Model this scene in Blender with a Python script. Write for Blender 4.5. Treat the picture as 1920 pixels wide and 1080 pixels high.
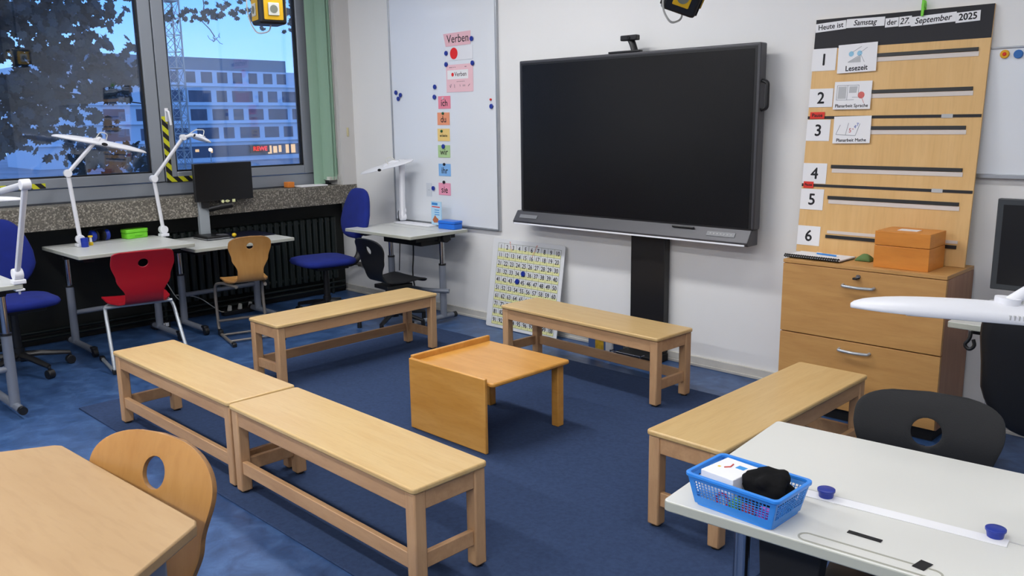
import bpy, bmesh, math, random
from mathutils import Vector, Matrix, Euler, noise
S = bpy.context.scene
for o in list(bpy.data.objects): bpy.data.objects.remove(o)
COL = S.collection
R = math.radians; PI = math.pi

# ------------------------------------------------------------------ camera
cam = bpy.data.cameras.new('camera'); camo = bpy.data.objects.new('camera', cam); COL.objects.link(camo)
cam.sensor_width = 36; cam.sensor_fit = 'HORIZONTAL'; cam.lens = 36 * 1597.228 / 1920
cam.clip_start = 0.05; cam.clip_end = 1000
_p, _t, _r = -0.776583, 0.194508, -0.0143976
fwd = Vector((math.sin(_p)*math.cos(_t), math.cos(_p)*math.cos(_t), -math.sin(_t)))
rt = Vector((math.cos(_p), -math.sin(_p), 0)); up = rt.cross(fwd)
r2 = rt*math.cos(_r) + up*math.sin(_r); u2 = -rt*math.sin(_r) + up*math.cos(_r)
mw = Matrix((r2, u2, -fwd)).transposed().to_4x4(); mw.translation = (6.433096, -4.400829, 1.500219)
camo.matrix_world = mw
S.camera = camo
S.view_settings.view_transform = 'Standard'; S.view_settings.look = 'None'
S.view_settings.exposure = 0.10; S.view_settings.gamma = 1.0; S.view_settings.use_curve_mapping = False

# ------------------------------------------------------------------ sky at dusk
def srgb(r, g, b, a=1.0):
    f = lambda c: (c/12.92 if c <= .04045 else ((c+.055)/1.055)**2.4)
    return (f(r/255), f(g/255), f(b/255), a)
W = bpy.data.worlds.new('dusk'); S.world = W; W.use_nodes = True
nt = W.node_tree; nt.nodes.clear()
wo = nt.nodes.new('ShaderNodeOutputWorld'); bg = nt.nodes.new('ShaderNodeBackground')
tc = nt.nodes.new('ShaderNodeTexCoord'); sx = nt.nodes.new('ShaderNodeSeparateXYZ'); cr = nt.nodes.new('ShaderNodeValToRGB')
nz = nt.nodes.new('ShaderNodeTexNoise'); nz.inputs['Scale'].default_value = 3.0
mp = nt.nodes.new('ShaderNodeMapping'); mp.inputs['Scale'].default_value = (1, 1, 4)
ad = nt.nodes.new('ShaderNodeMath'); ad.operation = 'MULTIPLY_ADD'; ad.inputs[1].default_value = .06
nt.links.new(tc.outputs['Generated'], mp.inputs[0]); nt.links.new(mp.outputs[0], nz.inputs['Vector'])
nt.links.new(tc.outputs['Generated'], sx.inputs[0]); nt.links.new(nz.outputs['Fac'], ad.inputs[0]); nt.links.new(sx.outputs['Z'], ad.inputs[2])
nt.links.new(ad.outputs[0], cr.inputs[0]); nt.links.new(cr.outputs[0], bg.inputs[0]); nt.links.new(bg.outputs[0], wo.inputs[0])
e = cr.color_ramp.elements
e[0].position = 0.0; e[0].color = srgb(160, 196, 240); e[1].position = .5; e[1].color = srgb(110, 160, 240)
e.new(.10).color = srgb(130, 180, 248); e.new(.17).color = srgb(96, 160, 245); e.new(.25).color = srgb(84, 140, 235)
bg.inputs[1].default_value = 2.1

# ------------------------------------------------------------------ helpers
class MB:
    def __init__(s): s.bm = bmesh.new()
    def box(s, x0, x1, y0, y1, z0, z1, M=None):
        vs = [s.bm.verts.new((x, y, z)) for x in (x0, x1) for y in (y0, y1) for z in (z0, z1)]
        if M:
            for v in vs: v.co = M @ v.co
        for f in ((0,1,3,2),(4,6,7,5),(0,4,5,1),(2,3,7,6),(0,2,6,4),(1,5,7,3)): s.bm.faces.new([vs[i] for i in f])
        return s
    def cbox(s, c, d, M=None): return s.box(c[0]-d[0]/2, c[0]+d[0]/2, c[1]-d[1]/2, c[1]+d[1]/2, c[2]-d[2]/2, c[2]+d[2]/2, M)
    def cyl(s, p0, p1, r0, r1=None, n=20, cap=True):
        r1 = r0 if r1 is None else r1
        p0 = Vector(p0); p1 = Vector(p1); d = (p1-p0).normalized()
        a = d.orthogonal().normalized(); b = d.cross(a); rings = []
        for p, r in ((p0, r0), (p1, r1)):
            rings.append([s.bm.verts.new(p + (a*math.cos(2*PI*i/n) + b*math.sin(2*PI*i/n))*r) for i in range(n)])
        for i in range(n): s.bm.faces.new((rings[0][i], rings[0][(i+1) % n], rings[1][(i+1) % n], rings[1][i]))
        if cap: s.bm.faces.new(rings[0][::-1]); s.bm.faces.new(rings[1])
        return s
    def lathe(s, prof, n=24, M=None):
        rings = []
        for r, z in prof:
            rings.append([s.bm.verts.new((M or Matrix()) @ Vector((r*math.cos(2*PI*i/n), r*math.sin(2*PI*i/n), z))) for i in range(n)])
        for k in range(len(rings)-1):
            for i in range(n): s.bm.faces.new((rings[k][i], rings[k][(i+1) % n], rings[k+1][(i+1) % n], rings[k+1][i]))
        s.bm.faces.new(rings[0][::-1]); s.bm.faces.new(rings[-1])
        return s
    def tube(s, pts, r, n=10, bend=0.0, sx=1.0, closed=False):
        P = [Vector(p) for p in pts]
        if bend > 0:
            Q = [P[0]]
            for i in range(1, len(P)-1):
                a = P[i-1]-P[i]; b = P[i+1]-P[i]; k = min(bend, a.length*.48, b.length*.48)
                A = P[i]+a.normalized()*k; B = P[i]+b.normalized()*k
                for j in range(7):
                    t = j/6; Q.append(A*(1-t)**2 + P[i]*2*t*(1-t) + B*t*t)
            Q.append(P[-1]); P = Q
        T = [(P[min(i+1, len(P)-1)] - P[max(i-1, 0)]).normalized() for i in range(len(P))]
        a = T[0].orthogonal().normalized(); rings = []
        rr = r if isinstance(r, (list, tuple)) else [r]*len(P)
        for i, p in enumerate(P):
            a = (a - T[i]*a.dot(T[i])); a = a.normalized() if a.length > 1e-6 else T[i].orthogonal().normalized(); b = T[i].cross(a)
            rings.append([s.bm.verts.new(p + (a*math.cos(2*PI*k/n)*sx + b*math.sin(2*PI*k/n))*rr[min(i, len(rr)-1)]) for k in range(n)])
        for i in range(len(rings)-1):
            for k in range(n): s.bm.faces.new((rings[i][k], rings[i][(k+1) % n], rings[i+1][(k+1) % n], rings[i+1][k]))
        s.bm.faces.new(rings[0][::-1]); s.bm.faces.new(rings[-1])
        return s
    def prism(s, pts, z0, z1, M=None):
        M = M or Matrix()
        a = [s.bm.verts.new(M @ Vector((p[0], p[1], z0))) for p in pts]; b = [s.bm.verts.new(M @ Vector((p[0], p[1], z1))) for p in pts]
        n = len(pts)
        for i in range(n): s.bm.faces.new((a[i], a[(i+1) % n], b[(i+1) % n], b[i]))
        s.bm.faces.new(a[::-1]); s.bm.faces.new(b)
        return s
    def raw(s, verts, faces, M=None):
        M = M or Matrix(); vs = [s.bm.verts.new(M @ Vector(v)) for v in verts]
        for f in faces:
            try: s.bm.faces.new([vs[i] for i in f])
            except ValueError: pass
        return s
    def build(s, name, mat, parent=None, bevel=0, smooth=None, seg=2, M=None):
        bmesh.ops.recalc_face_normals(s.bm, faces=s.bm.faces)
        me = bpy.data.meshes.new(name); s.bm.to_mesh(me); s.bm.free()
        if M: me.transform(M)
        o = bpy.data.objects.new(name, me); COL.objects.link(o); me.materials.append(mat)
        if parent: o.parent = parent
        if bevel:
            m = o.modifiers.new('b', 'BEVEL'); m.width = bevel; m.segments = seg; m.limit_method = 'ANGLE'; m.angle_limit = R(50)
        if smooth is None or smooth:
            for p in me.polygons: p.use_smooth = True
            if smooth is None:
                try:
                    me.set_sharp_from_angle(angle=R(38))
                except Exception: pass
        return o
def XZ(x=0, y=0, z=0, rz=0): # local plane XY -> wall plane facing -Y
    return Matrix.Translation((x, y, z)) @ Matrix.Rotation(rz, 4, 'Y') @ Matrix.Rotation(PI/2, 4, 'X')
def rrect(w, h, r, n=5, cx=0, cy=0):
    out = []
    for sx_, sy_, a0 in ((1, 1, 0), (-1, 1, 90), (-1, -1, 180), (1, -1, 270)):
        for k in range(n+1):
            a = R(a0 + 90*k/n); out.append((cx + sx_*(w/2-r) + r*math.cos(a), cy + sy_*(h/2-r) + r*math.sin(a)))
    return out
def tag(o, label=None, cat=None, group=None, kind=None):
    if label: o['label'] = label
    if cat: o['category'] = cat
    if group: o['group'] = group
    if kind: o['kind'] = kind
    return o
def thing(name, label, cat, loc=(0,0,0), rz=0, group=None, M=None):
    o = bpy.data.objects.new(name, None); o.empty_display_size = .05; COL.objects.link(o)
    if M is not None: o.matrix_world = M
    else: o.location = loc; o.rotation_euler = (0, 0, rz)
    return tag(o, label, cat, group)
def struct(name, mb, m, bevel=0, **k):
    return tag(mb.build(name, m, None, bevel, **k), kind='structure')
def copy_tree(o, parent=None):
    kids = list(o.children)
    c = o.copy(); COL.objects.link(c); c.parent = parent
    for ch in kids: copy_tree(ch, c)
    return c
_tc = {}
def tgeo(s, align='CENTER'):
    if (s, align) not in _tc:
        cu = bpy.data.curves.new('t', 'FONT'); cu.body = s; cu.size = 1; cu.align_x = align; cu.align_y = 'CENTER'; cu.resolution_u = 3
        ob = bpy.data.objects.new('t', cu); me = bpy.data.meshes.new_from_object(ob)
        _tc[(s, align)] = ([tuple(v.co) for v in me.vertices], [tuple(p.vertices) for p in me.polygons])
        bpy.data.meshes.remove(me); bpy.data.objects.remove(ob)
    return _tc[(s, align)]
def addtext(mb, s, size, M, align='CENTER', sxy=(1, 1), shear=0, bold=0):
    v, f = tgeo(s, align)
    offs = [(0, 0)] if not bold else [(-bold, 0), (bold, 0), (0, bold), (0, -bold)]
    for i, (dx, dy) in enumerate(offs):
        mb.raw([(x*size*sxy[0] + shear*y*size + dx, y*size*sxy[1] + dy, i*2e-5) for x, y, z in v], f, M)
    return mb

# ------------------------------------------------------------------ materials
def mat(name, col, rough=.5, metal=0, bump=0, bscale=60, var=0, vscale=8, spec=.5, emit=None, es=1, coat=0, trans=0, alpha=1):
    m = bpy.data.materials.new(name); m.use_nodes = True; n = m.node_tree; b = n.nodes['Principled BSDF']
    b.inputs['Base Color'].default_value = col; b.inputs['Roughness'].default_value = rough; b.inputs['Metallic'].default_value = metal
    b.inputs['Specular IOR Level'].default_value = spec; b.inputs['Coat Weight'].default_value = coat
    if trans: b.inputs['Transmission Weight'].default_value = trans
    if alpha < 1: b.inputs['Alpha'].default_value = alpha
    if emit: b.inputs['Emission Color'].default_value = emit; b.inputs['Emission Strength'].default_value = es
    t = n.nodes.new('ShaderNodeTexCoord')
    if var:
        z = n.nodes.new('ShaderNodeTexNoise'); z.inputs['Scale'].default_value = vscale; z.inputs['Detail'].default_value = 4
        mx = n.nodes.new('ShaderNodeMix'); mx.data_type = 'RGBA'; mx.blend_type = 'MULTIPLY'; mx.inputs[0].default_value = 1
        rp = n.nodes.new('ShaderNodeMapRange'); rp.inputs['From Min'].default_value = .3; rp.inputs['From Max'].default_value = .7
        rp.inputs['To Min'].default_value = 1-var; rp.inputs['To Max'].default_value = 1+var*.5
        n.links.new(t.outputs['Object'], z.inputs['Vector']); n.links.new(z.outputs['Fac'], rp.inputs[0])
        cb = n.nodes.new('ShaderNodeCombineColor')
        for i in range(3): n.links.new(rp.outputs[0], cb.inputs[i])
        mx.inputs[6].default_value = col; n.links.new(cb.outputs[0], mx.inputs[7]); n.links.new(mx.outputs[2], b.inputs['Base Color'])
    if bump:
        z = n.nodes.new('ShaderNodeTexNoise'); z.inputs['Scale'].default_value = bscale; z.inputs['Detail'].default_value = 3
        bp = n.nodes.new('ShaderNodeBump'); bp.inputs['Strength'].default_value = bump; bp.inputs['Distance'].default_value = .002
        n.links.new(t.outputs['Object'], z.inputs['Vector']); n.links.new(z.outputs['Fac'], bp.inputs['Height']); n.links.new(bp.outputs[0], b.inputs['Normal'])
    return m
def wood(name, c1, c2, scale=(2.5, 26, 26), rough=.42, dark=None, rings=.5):
    m = bpy.data.materials.new(name); m.use_nodes = True; n = m.node_tree; b = n.nodes['Principled BSDF']
    t = n.nodes.new('ShaderNodeTexCoord'); oi = n.nodes.new('ShaderNodeObjectInfo'); mp = n.nodes.new('ShaderNodeMapping'); mp.inputs['Scale'].default_value = scale
    av = n.nodes.new('ShaderNodeVectorMath'); av.operation = 'ADD'; cx = n.nodes.new('ShaderNodeCombineXYZ')
    mu = n.nodes.new('ShaderNodeMath'); mu.operation = 'MULTIPLY'; mu.inputs[1].default_value = 17
    n.links.new(oi.outputs['Random'], mu.inputs[0])
    for i in range(3): n.links.new(mu.outputs[0], cx.inputs[i])
    n.links.new(t.outputs['Object'], av.inputs[0]); n.links.new(cx.outputs[0], av.inputs[1]); n.links.new(av.outputs[0], mp.inputs[0])
    z = n.nodes.new('ShaderNodeTexNoise'); z.inputs['Scale'].default_value = 1; z.inputs['Detail'].default_value = 5; z.inputs['Distortion'].default_value = rings
    z2 = n.nodes.new('ShaderNodeTexNoise'); z2.inputs['Scale'].default_value = 5; z2.inputs['Detail'].default_value = 2
    n.links.new(mp.outputs[0], z.inputs['Vector']); n.links.new(mp.outputs[0], z2.inputs['Vector'])
    r = n.nodes.new('ShaderNodeValToRGB'); r.color_ramp.elements[0].position = .3; r.color_ramp.elements[0].color = c1
    r.color_ramp.elements[1].position = .7; r.color_ramp.elements[1].color = c2
    n.links.new(z.outputs['Fac'], r.inputs[0])
    mx = n.nodes.new('ShaderNodeMix'); mx.data_type = 'RGBA'; mx.blend_type = 'MULTIPLY'; mx.inputs[0].default_value = .15
    n.links.new(r.outputs[0], mx.inputs[6])
    r2_ = n.nodes.new('ShaderNodeValToRGB'); r2_.color_ramp.elements[0].position = .35; r2_.color_ramp.elements[0].color = (.72, .66, .6, 1); r2_.color_ramp.elements[1].position = .5; r2_.color_ramp.elements[1].color = (1, 1, 1, 1)
    n.links.new(z2.outputs['Fac'], r2_.inputs[0]); n.links.new(r2_.outputs[0], mx.inputs[7])
    n.links.new(mx.outputs[2], b.inputs['Base Color']); b.inputs['Roughness'].default_value = rough
    bp = n.nodes.new('ShaderNodeBump'); bp.inputs['Strength'].default_value = .05; bp.inputs['Distance'].default_value = .001
    n.links.new(z.outputs['Fac'], bp.inputs['Height']); n.links.new(bp.outputs[0], b.inputs['Normal'])
    return m
M_ = {}
M_['beech'] = wood('beech top', srgb(212, 176, 118), srgb(220, 188, 132), rough=.33)
M_['beech_leg'] = wood('beech legs', srgb(190, 148, 108), srgb(206, 165, 122), scale=(22, 22, 4), rough=.45)
M_['beech_rail'] = wood('beech rails', srgb(186, 144, 104), srgb(202, 160, 118), scale=(4, 22, 22), rough=.45)
M_['amber'] = wood('amber lacquered ply', srgb(208, 146, 62), srgb(222, 164, 84), scale=(3, 16, 16), rough=.28)
M_['maple'] = wood('maple laminate', srgb(220, 176, 112), srgb(228, 186, 124), scale=(18, 18, 1.6), rough=.5)
M_['cab'] = wood('cabinet laminate', srgb(192, 142, 82), srgb(204, 156, 94), scale=(3, 3, 26), rough=.45)
M_['cabside'] = wood('cabinet side laminate', srgb(160, 112, 84), srgb(172, 126, 94), scale=(24, 24, 2.5), rough=.5)
M_['orangewood'] = wood('orange varnished wood', srgb(206, 126, 44), srgb(220, 142, 58), scale=(3, 3, 20), rough=.35)
M_['ply'] = wood('chair plywood', srgb(178, 128, 68), srgb(190, 142, 82), scale=(16, 16, 2), rough=.36)
M_['pinktable'] = wood('pale beech table laminate', srgb(174, 141, 99), srgb(182, 150, 108), scale=(2.2, 14, 14), rough=.5)
M_['edge'] = mat('plywood edge', srgb(150, 108, 62), .6, var=.2, vscale=60)
M_['wall'] = mat('white plaster', srgb(235, 235, 234), .85, bump=.25, bscale=40, var=.03, vscale=1.2)
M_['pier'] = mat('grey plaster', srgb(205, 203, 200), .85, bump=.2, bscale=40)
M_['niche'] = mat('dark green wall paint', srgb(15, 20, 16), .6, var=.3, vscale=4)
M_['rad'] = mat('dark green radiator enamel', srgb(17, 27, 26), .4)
M_['base'] = mat('cream baseboard', srgb(205, 202, 194), .6, var=.08, vscale=10)
M_['ceil'] = mat('ceiling', srgb(225, 225, 225), .9)
M_['backwall'] = mat('plaster of the rear room', srgb(176, 178, 182), .9)
M_['alu'] = mat('grey window aluminium', srgb(142, 148, 156), .45, .25)
M_['aludark'] = mat('dark window rebate', srgb(52, 56, 64), .5)
M_['gasket'] = mat('black rubber', srgb(14, 15, 18), .6)
M_['black'] = mat('black plastic', srgb(24, 24, 26), .4)
M_['blackmat'] = mat('matt black', srgb(18, 18, 20), .7)
M_['shell'] = mat('anthracite chair shell', srgb(22, 23, 26), .5, spec=.35, bump=.15, bscale=400)
M_['red'] = mat('red chair shell', srgb(160, 18, 32), .35)
M_['grey_tube'] = mat('grey powder coat', srgb(128, 134, 146), .35, .2)
M_['silver_tube'] = mat('pale silver tube', srgb(176, 182, 188), .3, .4)
M_['taupe_tube'] = mat('brown grey tube', srgb(132, 126, 120), .35, .3)
M_['chrome'] = mat('chrome', srgb(170, 172, 178), .15, 1)
M_['desk'] = mat('light grey desk laminate', srgb(206, 208, 204), .35)
M_['deskedge'] = mat('grey green desk edge', srgb(178, 180, 168), .45)
M_['deskwhite'] = mat('off white desk laminate', srgb(220, 220, 214), .45)
M_['white'] = mat('white plastic', srgb(232, 233, 238), .35)
M_['offwhite'] = mat('cable white', srgb(214, 214, 206), .5)
M_['diffuser'] = mat('lamp diffuser', srgb(205, 208, 216), .4)
M_['paper'] = mat('white paper', srgb(238, 238, 240), .8)
M_['ink'] = mat('black ink', srgb(30, 30, 34), .8)
M_['blue_fab'] = mat('royal blue fabric', srgb(16, 36, 124), .95, bump=.4, bscale=500, var=.12, vscale=14)
M_['blue_pl'] = mat('blue plastic', srgb(20, 50, 160), .35)
M_['sky_pl'] = mat('bright blue plastic', srgb(30, 110, 215), .35)
M_['green_pl'] = mat('lime green plastic', srgb(120, 215, 50), .35)
M_['yellow'] = mat('yellow plastic', srgb(232, 196, 30), .4)
M_['magnet'] = mat('blue magnet', srgb(28, 52, 150), .35)
M_['screen'] = mat('switched off screen', srgb(19, 19, 21), .25, spec=.35)
M_['tvframe'] = mat('graphite frame', srgb(78, 78, 82), .4, .4)
M_['wb'] = mat('whiteboard enamel', srgb(228, 232, 237), .22, coat=.2)
M_['aluframe'] = mat('anodised aluminium', srgb(176, 180, 186), .35, .6)
M_['striplight'] = mat('pale strip', srgb(218, 208, 200), .7)
M_['charcoal'] = mat('charcoal paper', srgb(44, 44, 48), .8)
M_['greystrip'] = mat('grey strip', srgb(190, 190, 190), .6)
M_['blind'] = mat('green fabric slat', srgb(140, 172, 150), .85, bump=.3, bscale=300)
M_['redpaper'] = mat('red paper', srgb(222, 52, 40), .7)
M_['leaf'] = mat('dark leaf', srgb(34, 42, 44), .7, var=.3, vscale=3)
M_['bark'] = mat('bark', srgb(40, 36, 34), .9)
M_['facade'] = mat('pale facade', srgb(205, 210, 214), .8)
M_['attic'] = mat('attic cladding', srgb(112, 122, 130), .7)
M_['bwin'] = mat('dark window glass', srgb(92, 92, 104), .5, var=.35, vscale=.35)
M_['street'] = mat('asphalt', srgb(130, 132, 138), .8, var=.3, vscale=.2)
M_['crane'] = mat('crane steel', srgb(170, 160, 150), .6)

def tint(name, c, **k): return mat(name, srgb(*c), .75, **k)
# floor: mottled blue linoleum
m = bpy.data.materials.new('blue linoleum'); m.use_nodes = True; n = m.node_tree; b = n.nodes['Principled BSDF']
t = n.nodes.new('ShaderNodeTexCoord'); z = n.nodes.new('ShaderNodeTexNoise'); z.inputs['Scale'].default_value = 9; z.inputs['Detail'].default_value = 7; z.inputs['Roughness'].default_value = .65; z.inputs['Distortion'].default_value = .5
n.links.new(t.outputs['Object'], z.inputs['Vector']); r = n.nodes.new('ShaderNodeValToRGB')
r.color_ramp.elements[0].position = .28; r.color_ramp.elements[0].color = srgb(36, 62, 100); r.color_ramp.elements[1].position = .72; r.color_ramp.elements[1].color = srgb(76, 110, 158)
r.color_ramp.elements.new(.5).color = srgb(54, 84, 130)
n.links.new(z.outputs['Fac'], r.inputs[0]); n.links.new(r.outputs[0], b.inputs['Base Color']); b.inputs['Roughness'].default_value = .38
M_['floor'] = m
M_['plate_yellow'] = mat('yellow side plate', srgb(226, 178, 20), .4); M_['socket_well'] = tint('socket well grey', (120, 124, 112))
# carpet
m = mat('navy needle felt', srgb(56, 72, 104), .95, bump=.8, bscale=420, var=.16, vscale=60, spec=.1); M_['carpet'] = m
# aggregate concrete sill
m = bpy.data.materials.new('exposed aggregate concrete'); m.use_nodes = True; n = m.node_tree; b = n.nodes['Principled BSDF']
t = n.nodes.new('ShaderNodeTexCoord'); v = n.nodes.new('ShaderNodeTexVoronoi'); v.inputs['Scale'].default_value = 110
n.links.new(t.outputs['Object'], v.inputs['Vector']); r = n.nodes.new('ShaderNodeValToRGB')
r.color_ramp.elements[0].position = .15; r.color_ramp.elements[0].color = srgb(92, 88, 80); r.color_ramp.elements[1].position = .95; r.color_ramp.elements[1].color = srgb(160, 154, 142)
r.color_ramp.elements.new(.6).color = srgb(108, 103, 94)
sc = n.nodes.new('ShaderNodeSeparateColor'); n.links.new(v.outputs['Color'], sc.inputs[0]); n.links.new(sc.outputs[0], r.inputs[0])
n.links.new(r.outputs[0], b.inputs['Base Color']); b.inputs['Roughness'].default_value = .7
bp = n.nodes.new('ShaderNodeBump'); bp.inputs['Strength'].default_value = .6; bp.inputs['Distance'].default_value = .003; n.links.new(v.outputs['Distance'], bp.inputs['Height']); n.links.new(bp.outputs[0], b.inputs['Normal'])
M_['sill'] = m
# hazard tape: yellow and black diagonal stripes
m = bpy.data.materials.new('hazard tape'); m.use_nodes = True; n = m.node_tree; b = n.nodes['Principled BSDF']
t = n.nodes.new('ShaderNodeTexCoord'); s_ = n.nodes.new('ShaderNodeSeparateXYZ'); n.links.new(t.outputs['Object'], s_.inputs[0])
a = n.nodes.new('ShaderNodeMath'); a.operation = 'ADD'; n.links.new(s_.outputs[1], a.inputs[0]); n.links.new(s_.outputs[2], a.inputs[1])
q = n.nodes.new('ShaderNodeMath'); q.operation = 'MULTIPLY'; q.inputs[1].default_value = 11.5; n.links.new(a.outputs[0], q.inputs[0])
f = n.nodes.new('ShaderNodeMath'); f.operation = 'FRACT'; n.links.new(q.outputs[0], f.inputs[0])
g = n.nodes.new('ShaderNodeMath'); g.operation = 'GREATER_THAN'; g.inputs[1].default_value = .5; n.links.new(f.outputs[0], g.inputs[0])
mx = n.nodes.new('ShaderNodeMix'); mx.data_type = 'RGBA'; mx.inputs[6].default_value = srgb(20, 20, 22); mx.inputs[7].default_value = srgb(196, 196, 30)
n.links.new(g.outputs[0], mx.inputs[0]); n.links.new(mx.outputs[2], b.inputs['Base Color']); b.inputs['Roughness'].default_value = .5
M_['hazard'] = m
# window glass: see-through with a mirror-like sheen (double glazing)
def glass(name, f0, tintc=(1, 1, 1, 1), k=1.0):
    m = bpy.data.materials.new(name); m.use_nodes = True; n = m.node_tree; n.nodes.clear()
    o = n.nodes.new('ShaderNodeOutputMaterial'); mx = n.nodes.new('ShaderNodeMixShader'); tr = n.nodes.new('ShaderNodeBsdfTransparent'); gl = n.nodes.new('ShaderNodeBsdfGlossy')
    tr.inputs[0].default_value = tintc; gl.inputs['Roughness'].default_value = .0; gl.inputs[0].default_value = (.92, .95, 1, 1)
    fr = n.nodes.new('ShaderNodeFresnel'); fr.inputs[0].default_value = 1.45; ma = n.nodes.new('ShaderNodeMath'); ma.operation = 'MULTIPLY_ADD'; ma.inputs[1].default_value = k; ma.inputs[2].default_value = f0
    n.links.new(fr.outputs[0], ma.inputs[0]); n.links.new(ma.outputs[0], mx.inputs[0]); n.links.new(tr.outputs[0], mx.inputs[1]); n.links.new(gl.outputs[0], mx.inputs[2]); n.links.new(mx.outputs[0], o.inputs[0])
    return m
M_['glass'] = glass('double glazing', .045, (.93, .95, .97, 1), 1.4)
def emission(name, c, s):
    m = bpy.data.materials.new(name); m.use_nodes = True; n = m.node_tree; n.nodes.clear()
    o = n.nodes.new('ShaderNodeOutputMaterial'); e_ = n.nodes.new('ShaderNodeEmission'); e_.inputs[0].default_value = c; e_.inputs[1].default_value = s
    n.links.new(e_.outputs[0], o.inputs[0]); return m
M_['tubelight'] = emission('fluorescent diffuser', (1, .985, .955, 1), 4.0)
M_['redsign'] = emission('red lit letters', srgb(255, 60, 70), 1.1)
M_['shoplit'] = emission('lit shop window', srgb(255, 214, 170), 1.1)
M_['streetlit'] = emission('street lamp glow', srgb(255, 240, 220), 3)

# ------------------------------------------------------------------ room lights (fluorescent fittings on the ceiling)
CZ = 3.15
def ceiling_light(x, y, lab, j, i_):
    t = thing('ceiling_light', lab, 'ceiling light', (x, y, CZ), 0, 'fluorescent ceiling lights')
    MB().box(-.75, .75, -.14, .14, -.07, 0).build('housing', M_['white'], t, .005)
    MB().box(-.73, .73, -.12, .12, -.08, -.0705).build('diffuser', M_['tubelight'], t)
    L = bpy.data.lights.new('fluorescent', 'AREA'); L.shape = 'RECTANGLE'; L.size = 1.46; L.size_y = .24; L.energy = LE[j][i_]; L.color = (1, .99, .985)
    lo = bpy.data.objects.new('fluorescent', L); COL.objects.link(lo); lo.location = (0, 0, -.09); lo.parent = t
LE = ((10, 34, 8, 5), (12, 30, 17, 12), (22, 46, 46, 38))
for i, x in enumerate((1.2, 2.9, 5.5, 7.6)):
    for j, y in enumerate((-1.7, -4.2, -6.4)):
        ceiling_light(x, y, 'fluorescent ceiling light, %s in the row %s' % (('nearest the windows', 'second from the windows', 'third from the windows', 'farthest from the windows')[i], ('along the screen wall', 'over the middle of the room', 'at the back of the room')[j]), j, i)

# ------------------------------------------------------------------ setting
XR, YB = 9.2, -7.6
struct('floor', MB().box(-.1, XR+.1, YB-.1, .1, -.1, 0), M_['floor'], smooth=False)
struct('ceiling', MB().box(-.1, XR+.1, YB-.1, .1, CZ, CZ+.1), M_['ceil'], smooth=False)
struct('wall_front', MB().box(-.1, XR+.1, 0, .12, 0, CZ), M_['wall'], smooth=False)
struct('wall_right', MB().box(XR, XR+.12, YB, 0, 0, CZ), M_['backwall'], smooth=False)
struct('wall_back', MB().box(-.1, XR+.1, YB-.12, YB, 0, CZ), M_['backwall'], smooth=False)
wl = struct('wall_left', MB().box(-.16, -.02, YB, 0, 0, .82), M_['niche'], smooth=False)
WY0 = -3.75
MB().box(-.16, .02, YB, WY0, .975, CZ).box(-.16, .02, WY0, 0, 2.8, CZ).build('upper_wall', M_['pier'], wl, smooth=False)
struct('trim_1', MB().box(-.16, .225, -.145, 0, .973, CZ), M_['pier'], smooth=False)
struct('trim_2', MB().box(-.16, .228, YB, 0, .815, .973), M_['sill'], .004)
struct('baseboard_front', MB().box(0.0, XR, -.014, 0, 0, .062).box(0, XR, -.02, 0, 0, .018), M_['base'], .003)
struct('baseboard_left', MB().box(-.02, .0, YB, -.02, 0, .07), M_['blackmat'])
struct('trim_3', MB().cyl((.045, YB+.1, .055), (.045, -.05, .055), .011, n=10).cyl((.045, YB+.1, .10), (.045, -.05, .10), .011, n=10), M_['rad'])

# window
win = bpy.data.objects.new('window_1', None); COL.objects.link(win); tag(win, kind='structure')
FX0, FX1 = -.09, .02
fr = MB()
fr.box(FX0, FX1, WY0, -.145, .973, 1.075); fr.box(FX0, FX1, WY0, -.145, 2.72, 2.8); fr.box(FX0, FX1, -.30, -.145, 1.075, 2.72); fr.box(FX0, FX1, WY0, WY0+.1, 1.075, 2.72)
fr.box(FX0, 0, -1.62, -1.57, 1.075, 2.72)
fr.build('window_frame', M_['alu'], win, .004)
MB().box(.0, .05, WY0, -.15, .9735, .985).build('rebate_strip', M_['aludark'], win)
def sash(y0, y1, z0, z1, name='sash', r=.09, l=.09, b=.07):
    s = MB().box(-.05, .03, y0, y0+l, z0, z1).box(-.05, .03, y1-r, y1, z0, z1).box(-.05, .03, y0+l, y1-r, z0, z0+b).box(-.05, .03, y0+l, y1-r, z1-b, z1).build(name, M_['alu'], win, .005)
    ya, yb, za, zb = y0+l, y1-r, z0+b, z1-b; w = .012
    MB().box(-.03, .015, ya, ya+w, za, zb).box(-.03, .015, yb-w, yb, za, zb).box(-.03, .015, ya, yb, za, za+w).box(-.03, .015, ya, yb, zb-w, zb).build('gasket', M_['gasket'], s)
    MB().box(-.015, .0, ya+.005, yb-.005, za+.005, zb-.005).build('pane', M_['glass'], s, smooth=False)
sash(WY0+.1, -1.605, 1.08, 2.72)
sash(-1.597, -.30, 1.08, 2.72)
h = MB().cbox((.036, -1.553, 1.575), (.012, .026, .10)).build('window_handle', M_['white'], win, .004)
MB().tube([(.042, -1.553, 1.60), (.075, -1.553, 1.60), (.078, -1.545, 1.50)], .009, bend=.02).build('lever', M_['white'], h)
# hazard tape
def tape(boxes, lab):
    mb = MB()
    for b_ in boxes: mb.box(*b_)
    tag(mb.build('hazard_tape', M_['hazard'], None), lab, 'tape')
tape([(.0302, .0312, -1.592, -1.548, 1.115, 1.565), (.0302, .0312, -1.592, -.95, 1.075, 1.115)], 'black and yellow hazard tape in an L round the corner of the right window sash')
tape([(.0302, .0312, -3.4, -2.44, 1.085, 1.12)], 'short black and yellow hazard tape along the bottom of the left window sash')
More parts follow.
